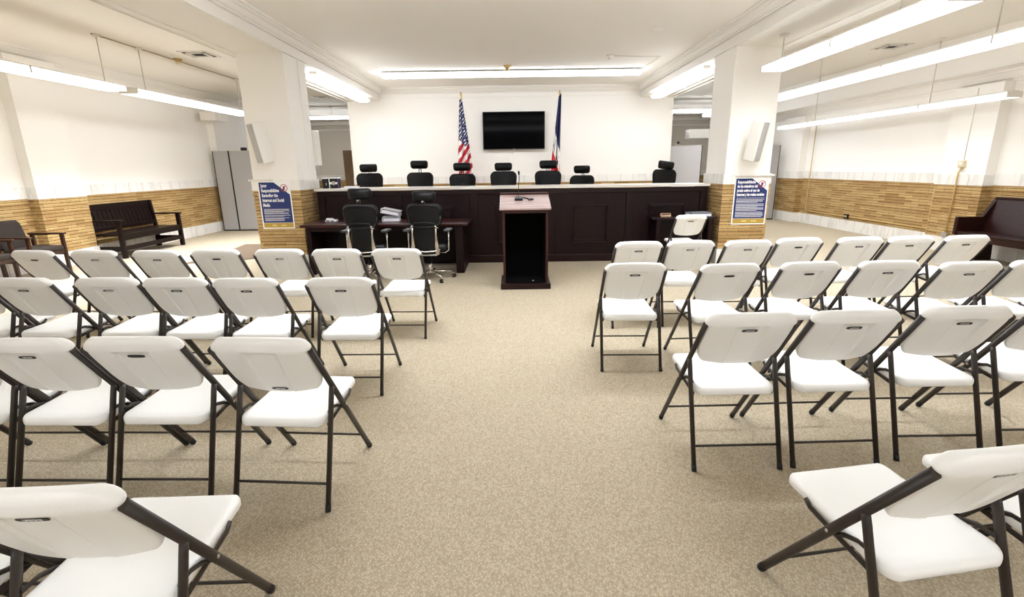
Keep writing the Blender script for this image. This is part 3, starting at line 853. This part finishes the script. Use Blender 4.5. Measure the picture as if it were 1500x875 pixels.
def on_top(x, y, dz=0.): return V((.172+x, 6.35, 0))+ (xf @ V((x*0, y, .024+dz)))
p = on_top(-.075, .34)
t = thing('gooseneck_microphone', 'black gooseneck microphone standing on the podium', 'microphone', (.093, p.y, p.z))
a = math.atan2(.14, .55)
m = MB(); m.prism([(-.055, -.05), (.055, -.05), (.04, .06), (-.04, .06)], -.005, .028, 'z', M['black'], .008); b = m.build('base', t); b.rotation_euler = (a, 0, 0)
m = MB(); m.tube([(0, .04, .02), (0, .045, .08), (.002, .05, .17), (.010, .04, .26), (.008, .02, .325)], .0045, M['black'], 8); m.build('gooseneck', t)
m = MB(); m.tube([(.008, .022, .318), (.006, .012, .345), (.005, .004, .366)], [.010, .014, .009], M['black'], 12); m.build('capsule', t)
t = thing('table_clamp', 'flat black cable clip lying beside the microphone', 'clip', (.245, p.y-.01, on_top(0, .33).z))
m = MB(); m.prism([(-.02, -.04), (.045, -.02), (.03, .03), (-.03, .01)], .0, .018, 'z', M['black'], .005); b = m.build('body', t); b.rotation_euler = (a, 0, 0)
m = MB(); m.tube([(-.02, 0, .012), (-.06, .03, .02), (-.10, .05, .026)], .008, M['black'], 8); m.build('handle', t)

# ================================================================== DESKS
t = thing('long_desk', 'long dark wood desk before the left half of the bench', 'desk', (-1.9, 7.45, 0))
m = MB(); m.box((-1.25, -.03, .72), (1.25, .78, .76), M['redwood'], .008); m.build('desktop', t)
for x0, x1 in ((-1.17, -1.10), (1.05, 1.17)):
    m = MB(); m.box((x0, .0, 0), (x1, .74, .72), M['dark'], .004); m.build('leg_panel', t)
m = MB(); m.box((-1.10, .60, .12), (1.05, .63, .72), M['dark']); m.build('modesty_panel', t)
m = MB(); m.box((-1.10, .02, .655), (1.05, .05, .72), M['darkx']); m.build('apron', t)
t = thing('side_desk', 'small dark wood desk between the bench and right column', 'desk', (2.7, 7.9, 0))
m = MB(); m.box((-.5, -.03, .72), (.52, .33, .755), M['darkx'], .006); m.build('desktop', t)
for x0, x1 in ((-.42, -.36), (.40, .46)):
    m = MB(); m.box((x0, .0, 0), (x1, .32, .72), M['dark'], .004); m.build('leg_panel', t)
m = MB(); m.box((-.36, .28, .1), (.40, .30, .72), M['dark']); m.build('modesty_panel', t)

# things lying on the desks and the bench
def binder(name, lab, loc, rz, rx, w, d, h, mat, group=None):
    t = thing(name, lab, 'binder', loc, rz, group); t.rotation_euler = (rx[0], rx[1], rz)
    m = MB(); m.box((-w/2, -d/2, 0), (w/2, d/2, .004), mat, .001); m.box((-w/2, -d/2, h-.004), (w/2, d/2, h), mat, .001); m.box((-w/2, -d/2, 0), (-w/2+.005, d/2, h), mat, .001); m.build('cover', t)
    m = MB(); m.box((-w/2+.02, -d/2+.008, .006), (w/2-.012, d/2-.008, h*.72), M['page']); m.build('paper_block', t)
    m = MB(); m.box((-w/2-.0008, -d/4, h*.25), (-w/2, d/4, h*.75), M['page']); m.build('spine_label', t)
binder('ring_binder', 'white ring binder at the bottom of the pair on the long desk', (-1.90, 7.98, .76), .12, (0, 0), .27, .30, .065, M['binder'], 'white binders on the long desk')
binder('ring_binder', 'white ring binder leaning on top of another on the long desk', (-1.91, 8.0, .862), .0, (0, .20), .29, .27, .07, M['binder'], 'white binders on the long desk')
t = thing('desk_phone', 'small white and black phone lying at the left of the long desk', 'phone', (-2.84, 7.93, .76))
m = MB(); m.box((-.085, -.06, 0), (.085, .06, .03), M['binder'], .006); m.build('body', t)
m = MB(); m.box((-.07, -.062, .008), (-.02, -.058, .022), M['black']); m.box((.01, -.062, .006), (.05, -.058, .02), M['black']); m.build('keypad', t)
m = MB(); m.box((-.09, .0, .03), (.02, .045, .05), M['binder'], .008); m.build('handset', t)
t = thing('name_plaque', 'small tan wooden name plaque on the side desk', 'plaque', (2.45, 8.02, .755), .12)
m = MB(); m.prism([(-.03, 0), (.03, 0), (.008, .055), (-.002, .055)], -.085, .085, 'x', M['tan'], .002); m.build('block', t)
m = MB(); m.box((-.07, -.0245, .012), (.07, -.0225, .04), M['oak'], 0, 2, Matrix.Rotation(math.radians(-20), 4, 'X')); m.build('plate', t)
binder('ring_binder', 'grey ring binder lying open-edged on the side desk', (2.99, 8.06, .755), .1, (0, 0), .34, .25, .06, M['bgrey'])
def case(lab, x, w, band):
    t = thing('storage_box', lab, 'box', (x, 8.55, 1.252), .05, 'boxes on the left end of the bench')
    m = MB(); m.box((-w/2, -.08, 0), (w/2, .08, .155), M['black'], .004); m.build('body', t)
    m = MB(); m.box((-w/2-.003, -.083, .155), (w/2+.003, .083, .172), M['paper'], .003); m.build('lid', t)
    m = MB()
    if band:
        m.box((-w/2+.01, -.0825, .065), (w/2-.01, -.0805, .10), M['paper'])
        R = [(.028*math.cos(2*PI*i/20), .083+.034*math.sin(2*PI*i/20)) for i in range(20)]
        m.prism(R, -.084, -.0825, 'y', M['alu'])
        m.box((-w/2-.002, -.0825, 0), (-w/2+.012, -.0805, .155), M['paper']); m.box((w/2-.004, -.0825, 0), (w/2+.01, -.0805, .16), M['purple'])
    else: m.box((.01, -.0825, .05), (.018, -.0805, .09), M['paper'])
    m.build('front_label', t)
case('plain black storage box at the far left end of the bench', -3.08, .10, 0)
case('black storage box with white banded emblem on the bench', -2.945, .145, 1)
t = thing('paper_stack', 'low stack of white paper on the bench right of the boxes', 'paper', (-2.66, 8.52, 1.252), .08)
for k in range(2):
    m = MB(); m.box((-.11+.004*k, -.08, .014*k), (.11+.004*k, .08, .014*k+.0135), M['page'], .001); m.build('ream', t)

# ================================================================== SCREEN AND FLAGS
t = thing('television', 'large black flat television on the wall behind the bench', 'television', (.082, YT-.082, 2.446))
m = MB(); m.box((-.785, -.03, -.455), (.785, .02, .455), M['black'], .006); m.build('casing', t)
m = MB(); m.box((-.765, -.033, -.432), (.765, -.029, .438), M['screen']); m.build('screen', t)
m = MB(); m.box((-.03, -.034, -.452), (.03, -.03, -.442), M['alu']); m.build('badge', t)
m = MB(); m.box((-.25, .02, -.2), (.25, .06, .2), M['black']); m.build('wall_bracket', t)
tag(MB().tube([(.06, YT-.012, 1.99), (.06, YT-.012, 1.36), (.06, YT-.045, 1.3)], .006, M['wall'], 8).build('power_cable'), 'thin white cord hanging below the television', 'cord')

def us_cloth():
    m, nt, b = new_mat('striped and starred flag cloth')
    L = nt.links.new
    uv = nt.nodes.new('ShaderNodeUVMap'); sx = nt.nodes.new('ShaderNodeSeparateXYZ'); L(uv.outputs['UV'], sx.inputs[0])
    def math_(op, a, bb=None):
        n = nt.nodes.new('ShaderNodeMath'); n.operation = op
        for i, v in enumerate((a, bb)):
            if v is None: continue
            if isinstance(v, (int, float)): n.inputs[i].default_value = v
            else: L(v, n.inputs[i])
        return n.outputs[0]
    u, v = sx.outputs['X'], sx.outputs['Y']          # u along the fly (0..1.9), v down the hoist (0..1)
    st = math_('FLOOR', math_('MULTIPLY', v, 13.)); odd = math_('MODULO', st, 2.)
    mx = nt.nodes.new('ShaderNodeMix'); mx.data_type = 'RGBA'
    mx.inputs[6].default_value = srgb(178, 24, 44); mx.inputs[7].default_value = srgb(240, 236, 232); L(odd, mx.inputs[0])
    # canton
    can = math_('LESS_THAN', u, .76)
    a = math_('SUBTRACT', math_('FRACT', math_('MULTIPLY', u, 19.)), .5)
    c = math_('SUBTRACT', math_('FRACT', math_('MULTIPLY', v, 17.)), .5)
    r2 = math_('ADD', math_('MULTIPLY', a, a), math_('MULTIPLY', c, c))
    star = math_('LESS_THAN', r2, .085)
    m2 = nt.nodes.new('ShaderNodeMix'); m2.data_type = 'RGBA'
    m2.inputs[6].default_value = srgb(38, 44, 96); m2.inputs[7].default_value = srgb(236, 236, 238); L(star, m2.inputs[0])
    m3 = nt.nodes.new('ShaderNodeMix'); m3.data_type = 'RGBA'
    L(can, m3.inputs[0]); L(mx.outputs[2], m3.inputs[6]); L(m2.outputs[2], m3.inputs[7])
    L(m3.outputs[2], b.inputs['Base Color']); b.inputs['Roughness'].default_value = .75
    return m
def tri_cloth():
    m, nt, b = new_mat('blue white and red flag cloth')
    L = nt.links.new
    uv = nt.nodes.new('ShaderNodeUVMap'); sx = nt.nodes.new('ShaderNodeSeparateXYZ'); L(uv.outputs['UV'], sx.inputs[0])
    r = nt.nodes.new('ShaderNodeValToRGB'); r.color_ramp.interpolation = 'CONSTANT'
    e = r.color_ramp.elements
    e[0].position = 0; e[0].color = srgb(26, 32, 78); e[1].position = .46; e[1].color = srgb(238, 235, 230)
    k = e.new(.66); k.color = srgb(196, 22, 40)
    L(sx.outputs['X'], r.inputs['Fac']); 
    # dark emblem blotches on the white band
    n = nt.nodes.new('ShaderNodeTexNoise'); n.inputs['Scale'].default_value = 9.; n.inputs['Detail'].default_value = 3
    L(uv.outputs['UV'], n.inputs['Vector'])
    def math_(op, a, bb):
        q = nt.nodes.new('ShaderNodeMath'); q.operation = op
        for i, v in enumerate((a, bb)):
            if isinstance(v, (int, float)): q.inputs[i].default_value = v
            else: L(v, q.inputs[i])
        return q.outputs[0]
    blot = math_('MULTIPLY', math_('GREATER_THAN', n.outputs['Fac'], .56), math_('MULTIPLY', math_('GREATER_THAN', sx.outputs['X'], .475), math_('LESS_THAN', sx.outputs['X'], .645)))
    m2 = nt.nodes.new('ShaderNodeMix'); m2.data_type = 'RGBA'; m2.inputs[7].default_value = srgb(52, 44, 40)
    L(blot, m2.inputs[0]); L(r.outputs['Color'], m2.inputs[6]); L(m2.outputs[2], b.inputs['Base Color'])
    b.inputs['Roughness'].default_value = .75
    return m
def flag(name, lab, x, y, mat, width, uvf, ztop=3.2, zbot=.95, shift=.0, folds=3.2):
    t = thing(name, lab, 'flag', (x, y, 0))
    m = MB(); m.lathe([(.15, 0), (.15, .02), (.05, .06), (.03, .12), (.02, .13)], M['brass'], n=24); m.build('stand', t)
    m = MB(); m.tube([(0, 0, .1), (0, 0, 3.2)], .013, M['tan'], 10); m.build('pole', t)
    m = MB(); m.lathe([(.012, 3.18), (.03, 3.2), (.012, 3.225), (.02, 3.25), (.03, 3.275), (.016, 3.31), (.003, 3.36)], M['brass'], n=14); m.build('finial', t)
    m = MB(); k = m.mi(mat)
    nu, nv = 60, 60
    G = []; UVS = {}
    for i in range(nu+1):
        for j in range(nv+1):
            a, d = i/nu, j/nv                         # a: across the folds, d: down
            w = width(d); xx = (a-.5)*2*w+shift*d
            yy = -.05+.075*(.35+.65*d)*math.sin(a*PI*2*folds+1.2*d)-.02
            zz = ztop-(ztop-zbot)*d-.10*a*(1-.3*d)*(1 if shift >= 0 else -1)*.6
            v = m.bm.verts.new((xx, yy, zz)); UVS[v] = uvf(a, d); G.append(v)
    for i in range(nu):
        for j in range(nv):
            f = m.bm.faces.new((G[i*(nv+1)+j], G[(i+1)*(nv+1)+j], G[(i+1)*(nv+1)+j+1], G[i*(nv+1)+j+1])); f.smooth = True; f.material_index = k
    uvl = m.bm.loops.layers.uv.new('UVMap')
    for f in m.bm.faces:
        for l in f.loops: l[uvl].uv = UVS[l.vert]
    me = bpy.data.meshes.new('cloth'); m.bm.to_mesh(me); m.bm.free(); me.materials.append(mat)
    o = bpy.data.objects.new('cloth', me); COL.objects.link(o); o.parent = t
    s = o.modifiers.new('thickness', 'SOLIDIFY'); s.thickness = .004
    return t
flag('flag', 'red, white and blue striped flag with stars hanging left of the television', -1.2, 13.02, us_cloth(),
     lambda d: .035+.15*min(1, d*1.5)**1.0, lambda a, d: (d*1.72+.22*abs(a-.6)-.06, 1.+.95*(a-.5)*2*(.035+.15*min(1, d*1.5))+.58*d*2.28+.012*math.sin(a*PI*5.2+.6)), 3.18, .9, .08, 2.6)
flag('flag', 'blue, white and red flag hanging right of the television', 1.21, 13.02, tri_cloth(),
     lambda d: .03+.07*min(1, d*1.6), lambda a, d: (max(0., min(1., d*.98+.14-.26*a)), a), 3.2, .9, -.14, 2.0)

# ================================================================== SIGNS AND SPEAKERS ON THE COLUMNS
def poster(name, lab, x0, x1, z0, z1, lines, size, ry, y=7.9165):
    """notice on the front of a column; local x to the right, z up, facing -y"""
    w, h = x1-x0, z1-z0
    t = thing(name, lab, 'sign', (x0, y, z0))
    t.rotation_euler = (0, ry, 0)
    m = MB(); m.box((0, -.004, 0), (w, .002, h), M['paper']); m.build('sheet', t)
    m = MB(); b = .018
    m.prism([(b, .095), (w-b, .095), (w-b, h*.72), (w*.50, h-b), (b, h-b)], -.0055, -.004, 'y', M['blue']); m.build('blue_panel', t)
    m = MB(); m.box((b, -.0055, b), (w-b, -.004, .09), M['gold'])
    m.box((w*.30, -.0062, .042), (w*.44, -.0055, .066), M['palegold']); m.box((w*.58, -.0062, .042), (w*.74, -.0055, .062), M['palegold']); m.build('gold_band', t)
    m = MB(); zz = h-.09
    for ln in lines:
        me = text_mesh(ln, size, M['white'], .0003, 'LEFT', .60, 1., .0026)
        add_mesh(m, me, M['white'], Matrix.Translation(V((b+.028, -.0062, zz))) @ Matrix.Rotation(PI/2, 4, 'X')); bpy.data.meshes.remove(me); zz -= size*1.06
    m.build('lettering', t)
    rnd = random.Random(len(lab)); m = MB(); zz += size*.45
    while zz > .115:
        xx = b+.03
        end = w-b-.03-rnd.choice([0, 0, .02, .10])
        while xx < end:
            L_ = rnd.uniform(.012, .035); m.box((xx, -.0062, zz), (min(xx+L_, end), -.0055, zz+.0055), M['white']); xx += L_+.0035
        zz -= .0145 if rnd.random() < .72 else .024
    m.build('small_print', t)
    m = MB(); cx, cz, R = w*.80, h-.105, .052
    P = [(cx+R*math.cos(2*PI*i/28), -.006, cz+R*math.sin(2*PI*i/28)) for i in range(29)]
    m.tube(P, .0045, M['red'], 8); m.tube([(cx-R*.7, -.006, cz-R*.7), (cx+R*.7, -.006, cz+R*.7)], .004, M['red'], 8)
    m.box((cx-.014, -.0052, cz-.026), (cx+.014, -.0045, cz+.026), M['blue'], 0, 2)
    m.build('prohibition_symbol', t)
poster('notice_board', 'English blue and white juror notice on the left column', -3.925, -3.425, .66, 1.392,
       ['Juror', 'Responsibilities', 'Regarding the', 'Internet and Social', 'Media'], .070, .0)
poster('notice_board', 'Spanish blue and white juror notice on the right column', 3.46, 3.99, .625, 1.35,
       ['Responsabilidades', 'de los miembros del', 'jurado sobre el uso de', 'Internet y las redes sociales'], .060, .0)
for nm, lab, x0, x1, z in (('sign_rail', 'white rail along the top of the left column notice', -4.05, -3.68, 1.405), ('sign_rail', 'white rail along the top of the right column notice', 3.46, 4.06, 1.375)):
    m = MB(); m.box((x0, 7.89, z-.01), (x1, 7.918, z+.016), M['house'], .004)
    for q in (.1, .9):
        xx = x0+(x1-x0)*q; m.lathe([(.008, 0), (.006, .003)], M['alu'], (xx, 7.89, z+.003), 10, Matrix.Rotation(PI/2, 4, 'X'))
    tag(m.build(nm), lab, 'rail')

def wall_speaker(lab, loc, tilt, yaw):
    t = thing('column_speaker', lab, 'speaker', loc, 0, 'white column speakers')
    m = MB(); m.box((-.014, -.10, -.035), (.014, .02, .035), M['house'], .003); m.box((-.03, -.012, -.06), (.03, .006, .06), M['house'], .003); m.tube([(0, -.005, -.06), (0, -.005, -.22)], .006, M['house'], 8); m.build('bracket', t)
    bx = MB(); bx.box((-.085, -.10, -.29), (.085, .08, .29), M['house'], .012, 3)
    c = bx.build('cabinet', t); c.location = (0, -.19, .02); c.rotation_euler = (math.radians(tilt), 0, yaw)
    m = MB(); m.box((-.072, -.112, -.272), (.072, -.10, .272), M['grille'], .005); m.build('grille', c)
wall_speaker('white column speaker on the front of the left column', (-3.70, 7.94, 1.93), 10, .62*-1)
wall_speaker('white column speaker on the front of the right column', (3.63, 7.94, 1.86), 10, .62)
t = thing('column_speaker', 'white column speaker at the back edge of the left column', 'speaker', (-3.28, 8.74, 1.90), 0, 'white column speakers')
m = MB(); m.box((-.06, -.02, -.28), (.05, .12, .29), M['house'], .02, 3); m.build('cabinet', t)
m = MB(); m.box((-.05, .115, -.26), (.04, .126, .27), M['grille'], .004); m.build('grille', t)
m = MB(); m.box((-.03, -.02, -.36), (.0, .03, -.28), M['grille'], .004); m.build('bracket', t)

# ================================================================== PARTITIONS
def partition(lab, x0, x1, y, z1, mat, group, rz=0., seams=()):
    t = thing('office_partition', lab, 'partition', (x0, y, 0), rz, group)
    w = x1-x0
    m = MB(); m.box((.015, -.02, .03), (w-.015, .02, z1-.02), mat, .006); m.build('fabric_panel', t)
    m = MB(); m.box((0, -.026, 0), (.016, .026, z1), M['black'], .003); m.box((w-.016, -.026, 0), (w, .026, z1), M['black'], .003); m.build('end_trim', t)
    m = MB(); m.box((0, -.024, z1-.02), (w, .024, z1), M['alu'], .004); m.build('top_trim', t)
    m = MB(); m.box((.0, -.022, 0), (w, .022, .03), M['black'], .003); m.build('base_trim', t)
    return t
partition('grey fabric partition against the left wall, left one of two', -8.0+.28, -7.30, 13.45, 2.06, M['grey'], 'grey partitions by the left wall')
partition('grey fabric partition near the left column, right one of two', -7.30, -6.45, 13.45, 2.06, M['grey'], 'grey partitions by the left wall')
t = thing('partition_bracket', 'small black box on top of the right grey partition', 'bracket', (-6.90, 13.45, 2.06))
m = MB(); m.box((-.06, -.04, 0), (.07, .04, .075), M['black'], .006); m.build('body', t)
m = MB(); m.box((-.03, -.044, .02), (.04, -.04, .055), M['label']); m.build('face', t)
partition('pale grey partition beyond the gap right of the screen wall', 4.2, 5.33, 14.5, 2.07, M['greyl'], 'pale partitions on the right')
partition('narrow grey partition between the right column and wall', 6.75, 7.46, 14.4, 2.035, M['grey'], 'pale partitions on the right')
t = thing('task_lamp', 'small black and white lamp above the pale partition', 'lamp', (4.58, 14.5, 2.07))
m = MB(); m.tube([(0, 0, .0), (0, 0, .06), (.05, 0, .09)], .012, M['house'], 8); m.build('arm', t)
m = MB(); m.lathe([(.02, .05), (.045, .0), (.04, -.01)], M['black'], (.07, -.02, .06), 14); m.build('head', t)

# ================================================================== SIDE SEATING
# slatted settle on the left wall, facing +x
t = thing('slatted_settle', 'dark wood slatted bench with arms against the left wall', 'bench', (-7.75, 10.05, 0))
Lh = .84
for s in (-1, 1):
    m = MB(); m.prism([(-.02, 0), (.06, 0), (.05, .45), (.0, .98), (-.06, .98), (-.01, .45)], s*Lh-.035, s*Lh+.035, 'y', M['darky'], .004); m.build('rear_post', t)
    m = MB(); m.box((.50, s*Lh-.035, 0), (.57, s*Lh+.035, .68), M['darky'], .004); m.build('front_leg', t)
    m = MB(); m.box((-.02, s*Lh-.05, .68), (.60, s*Lh+.05, .71), M['darky'], .006); m.build('armrest', t)
    m = MB(); m.box((.05, s*Lh-.02, .13), (.50, s*Lh+.02, .22), M['darky'], .003); m.build('side_stretcher', t)
m = MB(); m.box((.02, -Lh, .41), (.57, Lh, .445), M['darky'], .006); m.build('seat', t)
m = MB(); m.box((.52, -Lh, .33), (.56, Lh, .415), M['darky'], .003); m.build('apron', t)
m = MB(); m.box((.52, -Lh, .14), (.56, Lh, .22), M['darky'], .003); m.build('front_stretcher', t)
m = MB(); m.box((-.03, -Lh, .86), (.01, Lh, .98), M['darky'], .004, 2, rot_to((-.03, 0, 0))); m.build('top_rail', t)
m = MB(); m.box((-.0, -Lh, .49), (.04, Lh, .56), M['darky'], .003); m.build('lower_rail', t)
for k in range(15):
    y = -Lh+.09+k*(2*Lh-.18)/14
    m = MB(); m.prism([(.005, .55), (.028, .55), (-.03, .87), (-.053, .87)], y-.046, y+.046, 'y', M['darky']); m.build('slat', t)

# wooden armchair with upholstered back, near the left pilaster
t = thing('armchair', 'dark wood armchair with brown upholstered back by the left pilaster', 'armchair', (-7.38, 7.62, 0), -PI/2+.0)
def armchair_parts(t):
    # local: faces +y
    for s in (-1, 1):
        m = MB(); m.box((s*.29-.02, .22, 0), (s*.29+.02, .27, .62), M['oak'], .005); m.build('front_leg', t)
        m = MB(); m.prism([(-.24, 0), (-.19, 0), (-.20, .62), (-.25, .62)], s*.29-.02, s*.29+.02, 'x', M['oak'], .004); m.build('rear_leg', t)
        m = MB(); m.box((s*.29-.03, -.27, .62), (s*.29+.03, .30, .65), M['oak'], .008); m.build('armrest', t)
        m = MB(); m.box((s*.29-.012, -.2, .30), (s*.29+.012, .23, .36), M['oak'], .003); m.build('side_rail', t)
    m = MB(); m.box((-.265, -.2, .37), (.265, .27, .46), M['uphol'], .03, 3); m.build('seat_cushion', t)
    b = pad(0, .46, .07, .235, .25, .12, -.05, M['uphol']).build('backrest', t); b.location = (0, -.21, .42); b.rotation_euler = (math.radians(10), 0, 0)
    m = MB(); m.box((-.28, .23, .33), (.28, .26, .38), M['oak'], .003); m.build('front_rail', t)
armchair_parts(t)
t2 = dup(t, (-7.40, 6.80, 0), -PI/2+.1, 'dark wood armchair at the left picture edge, nearest along the left wall', 'wooden armchairs by the left wall')
t['group'] = 'wooden armchairs by the left wall'

# solid pew on the right wall, facing -x
t = thing('pew', 'long dark cherry wood pew against the right wall', 'pew', (7.78, 7.0, 0))
y0, y1 = -1.6, 1.08
m = MB(); m.prism([(-.60, .42), (-.60, .455), (-.12, .44), (-.12, .40)], y0, y1, 'y', M['pew'], .006); m.build('seat', t)
m = MB(); m.prism([(-.60, .33), (-.57, .33), (-.57, .42), (-.60, .42)], y0, y1, 'y', M['pew']); m.build('apron', t)
m = MB(); m.prism([(-.20, .44), (-.16, .44), (.0, .97), (-.05, .97)], y0, y1, 'y', M['pew'], .006); m.build('backrest', t)
m = MB(); m.box((-.07, y0, .95), (.02, y1, .99), M['pew'], .008); m.build('top_rail', t)
for yy in (y0, y1):
    m = MB(); m.prism([(-.62, .40), (-.62, .68), (-.22, .68), (-.04, .985), (.02, .985), (-.02, .40)], yy-.03, yy+.03, 'y', M['pew'], .006); m.build('end_panel', t)
for yy in (y0+.1, y1-.12):
    m = MB(); m.prism([(-.52, 0), (-.06, 0), (-.10, .42), (-.46, .42)], yy-.03, yy+.03, 'y', M['pew'], .004); m.build('leg', t)

# ================================================================== WALL FITTINGS AND FLOOR PATCH
t = thing('thermostat', 'beige control box on the right wall pilaster', 'thermostat', (7.68, 8.755, 1.50))
m = MB(); m.box((-.05, -.06, -.055), (0, .06, .055), M['beige'], .006); m.build('case', t)
m = MB(); m.box((-.054, -.03, -.02), (-.05, .03, .03), M['house'], .002); m.build('cover', t)
tag(MB().tube([(7.668, 8.755, 1.44), (7.62, 8.755, 1.36), (7.62, 8.755, .34)], .012, M['conduit'], 10).tube([(7.672, 8.755, 1.56), (7.672, 8.755, 2.7)], .006, M['house'], 8).build('vertical_conduit'), 'ochre conduit running down the right pilaster from the control box', 'conduit')
t = thing('outlet_box', 'silver outlet box at the foot of the right pilaster', 'outlet', (7.635, 8.76, .30))
m = MB(); m.box((-.045, -.06, -.04), (.0, .06, .04), M['alu'], .004); m.build('box', t)
m = MB(); m.box((-.048, -.03, -.02), (-.045, .03, .02), M['grille'], .001); m.build('cover', t)
tag(MB().tube([(7.80, 13.40, 2.6), (7.80, 13.40, .36), (7.80, 13.2, .33), (7.80, 9.3, .33)], .011, M['conduit'], 10).build('wall_conduit'), 'ochre conduit in the right wall corner and along the marble base', 'conduit')
t = thing('outlet_box', 'brown double outlet halfway along the right wall', 'outlet', (7.80, 11.7, .34))
m = MB(); m.box((-.035, -.07, -.05), (0, .07, .05), M['darky'], .004); m.build('box', t)
m = MB(); m.box((-.038, -.045, -.018), (-.035, -.012, .018), M['beige']); m.box((-.038, .012, -.018), (-.035, .045, .018), M['beige']); m.build('socket', t)
m = MB(); m.prism([(-5.70, 8.55), (-4.82, 8.85), (-4.35, 9.4), (-4.2, 10.78), (-5.80, 10.80), (-5.72, 10.2)], .0, .012, 'z', M['mat'], .004)  # thin brown polygon lying on the carpet
tag(m.build('floor_patch'), 'flat brown patch on the floor left of the left column', 'mat')

# ================================================================== CAMERA, WORLD, VIEW
f_px, pitch, roll, yaw, CH = 730.5629, -.2577, .0141, -.0018, 1.5518
cp, sp, cr, sr, cyw, syw = math.cos(pitch), math.sin(pitch), math.cos(roll), math.sin(roll), math.cos(yaw), math.sin(yaw)
f0 = V((syw, cyw, 0)); rt = V((cyw, -syw, 0)); u0 = V((0, 0, 1))
fw = f0*cp+u0*sp; up = -f0*sp+u0*cp
r2 = rt*cr-up*sr; u2 = rt*sr+up*cr
cd = bpy.data.cameras.new('camera'); cam = bpy.data.objects.new('camera', cd); COL.objects.link(cam)
cd.sensor_fit = 'HORIZONTAL'; cd.sensor_width = 36; cd.lens = f_px/1500*36; cd.clip_start = .05; cd.clip_end = 100
mw = Matrix((r2, u2, -fw)).transposed().to_4x4(); mw.translation = V((0, 0, CH)); cam.matrix_world = mw
S.camera = cam
w = bpy.data.worlds.new('world'); S.world = w; w.use_nodes = True
w.node_tree.nodes['Background'].inputs['Color'].default_value = (.9, .86, .8, 1)
w.node_tree.nodes['Background'].inputs['Strength'].default_value = .15
S.view_settings.view_transform = 'Standard'; S.view_settings.look = 'None'
S.view_settings.gamma = 1; S.view_settings.use_curve_mapping = False
S.view_settings.exposure = .06
S.cycles.max_bounces = 10; S.cycles.diffuse_bounces = 6
S.cycles.use_denoising = True
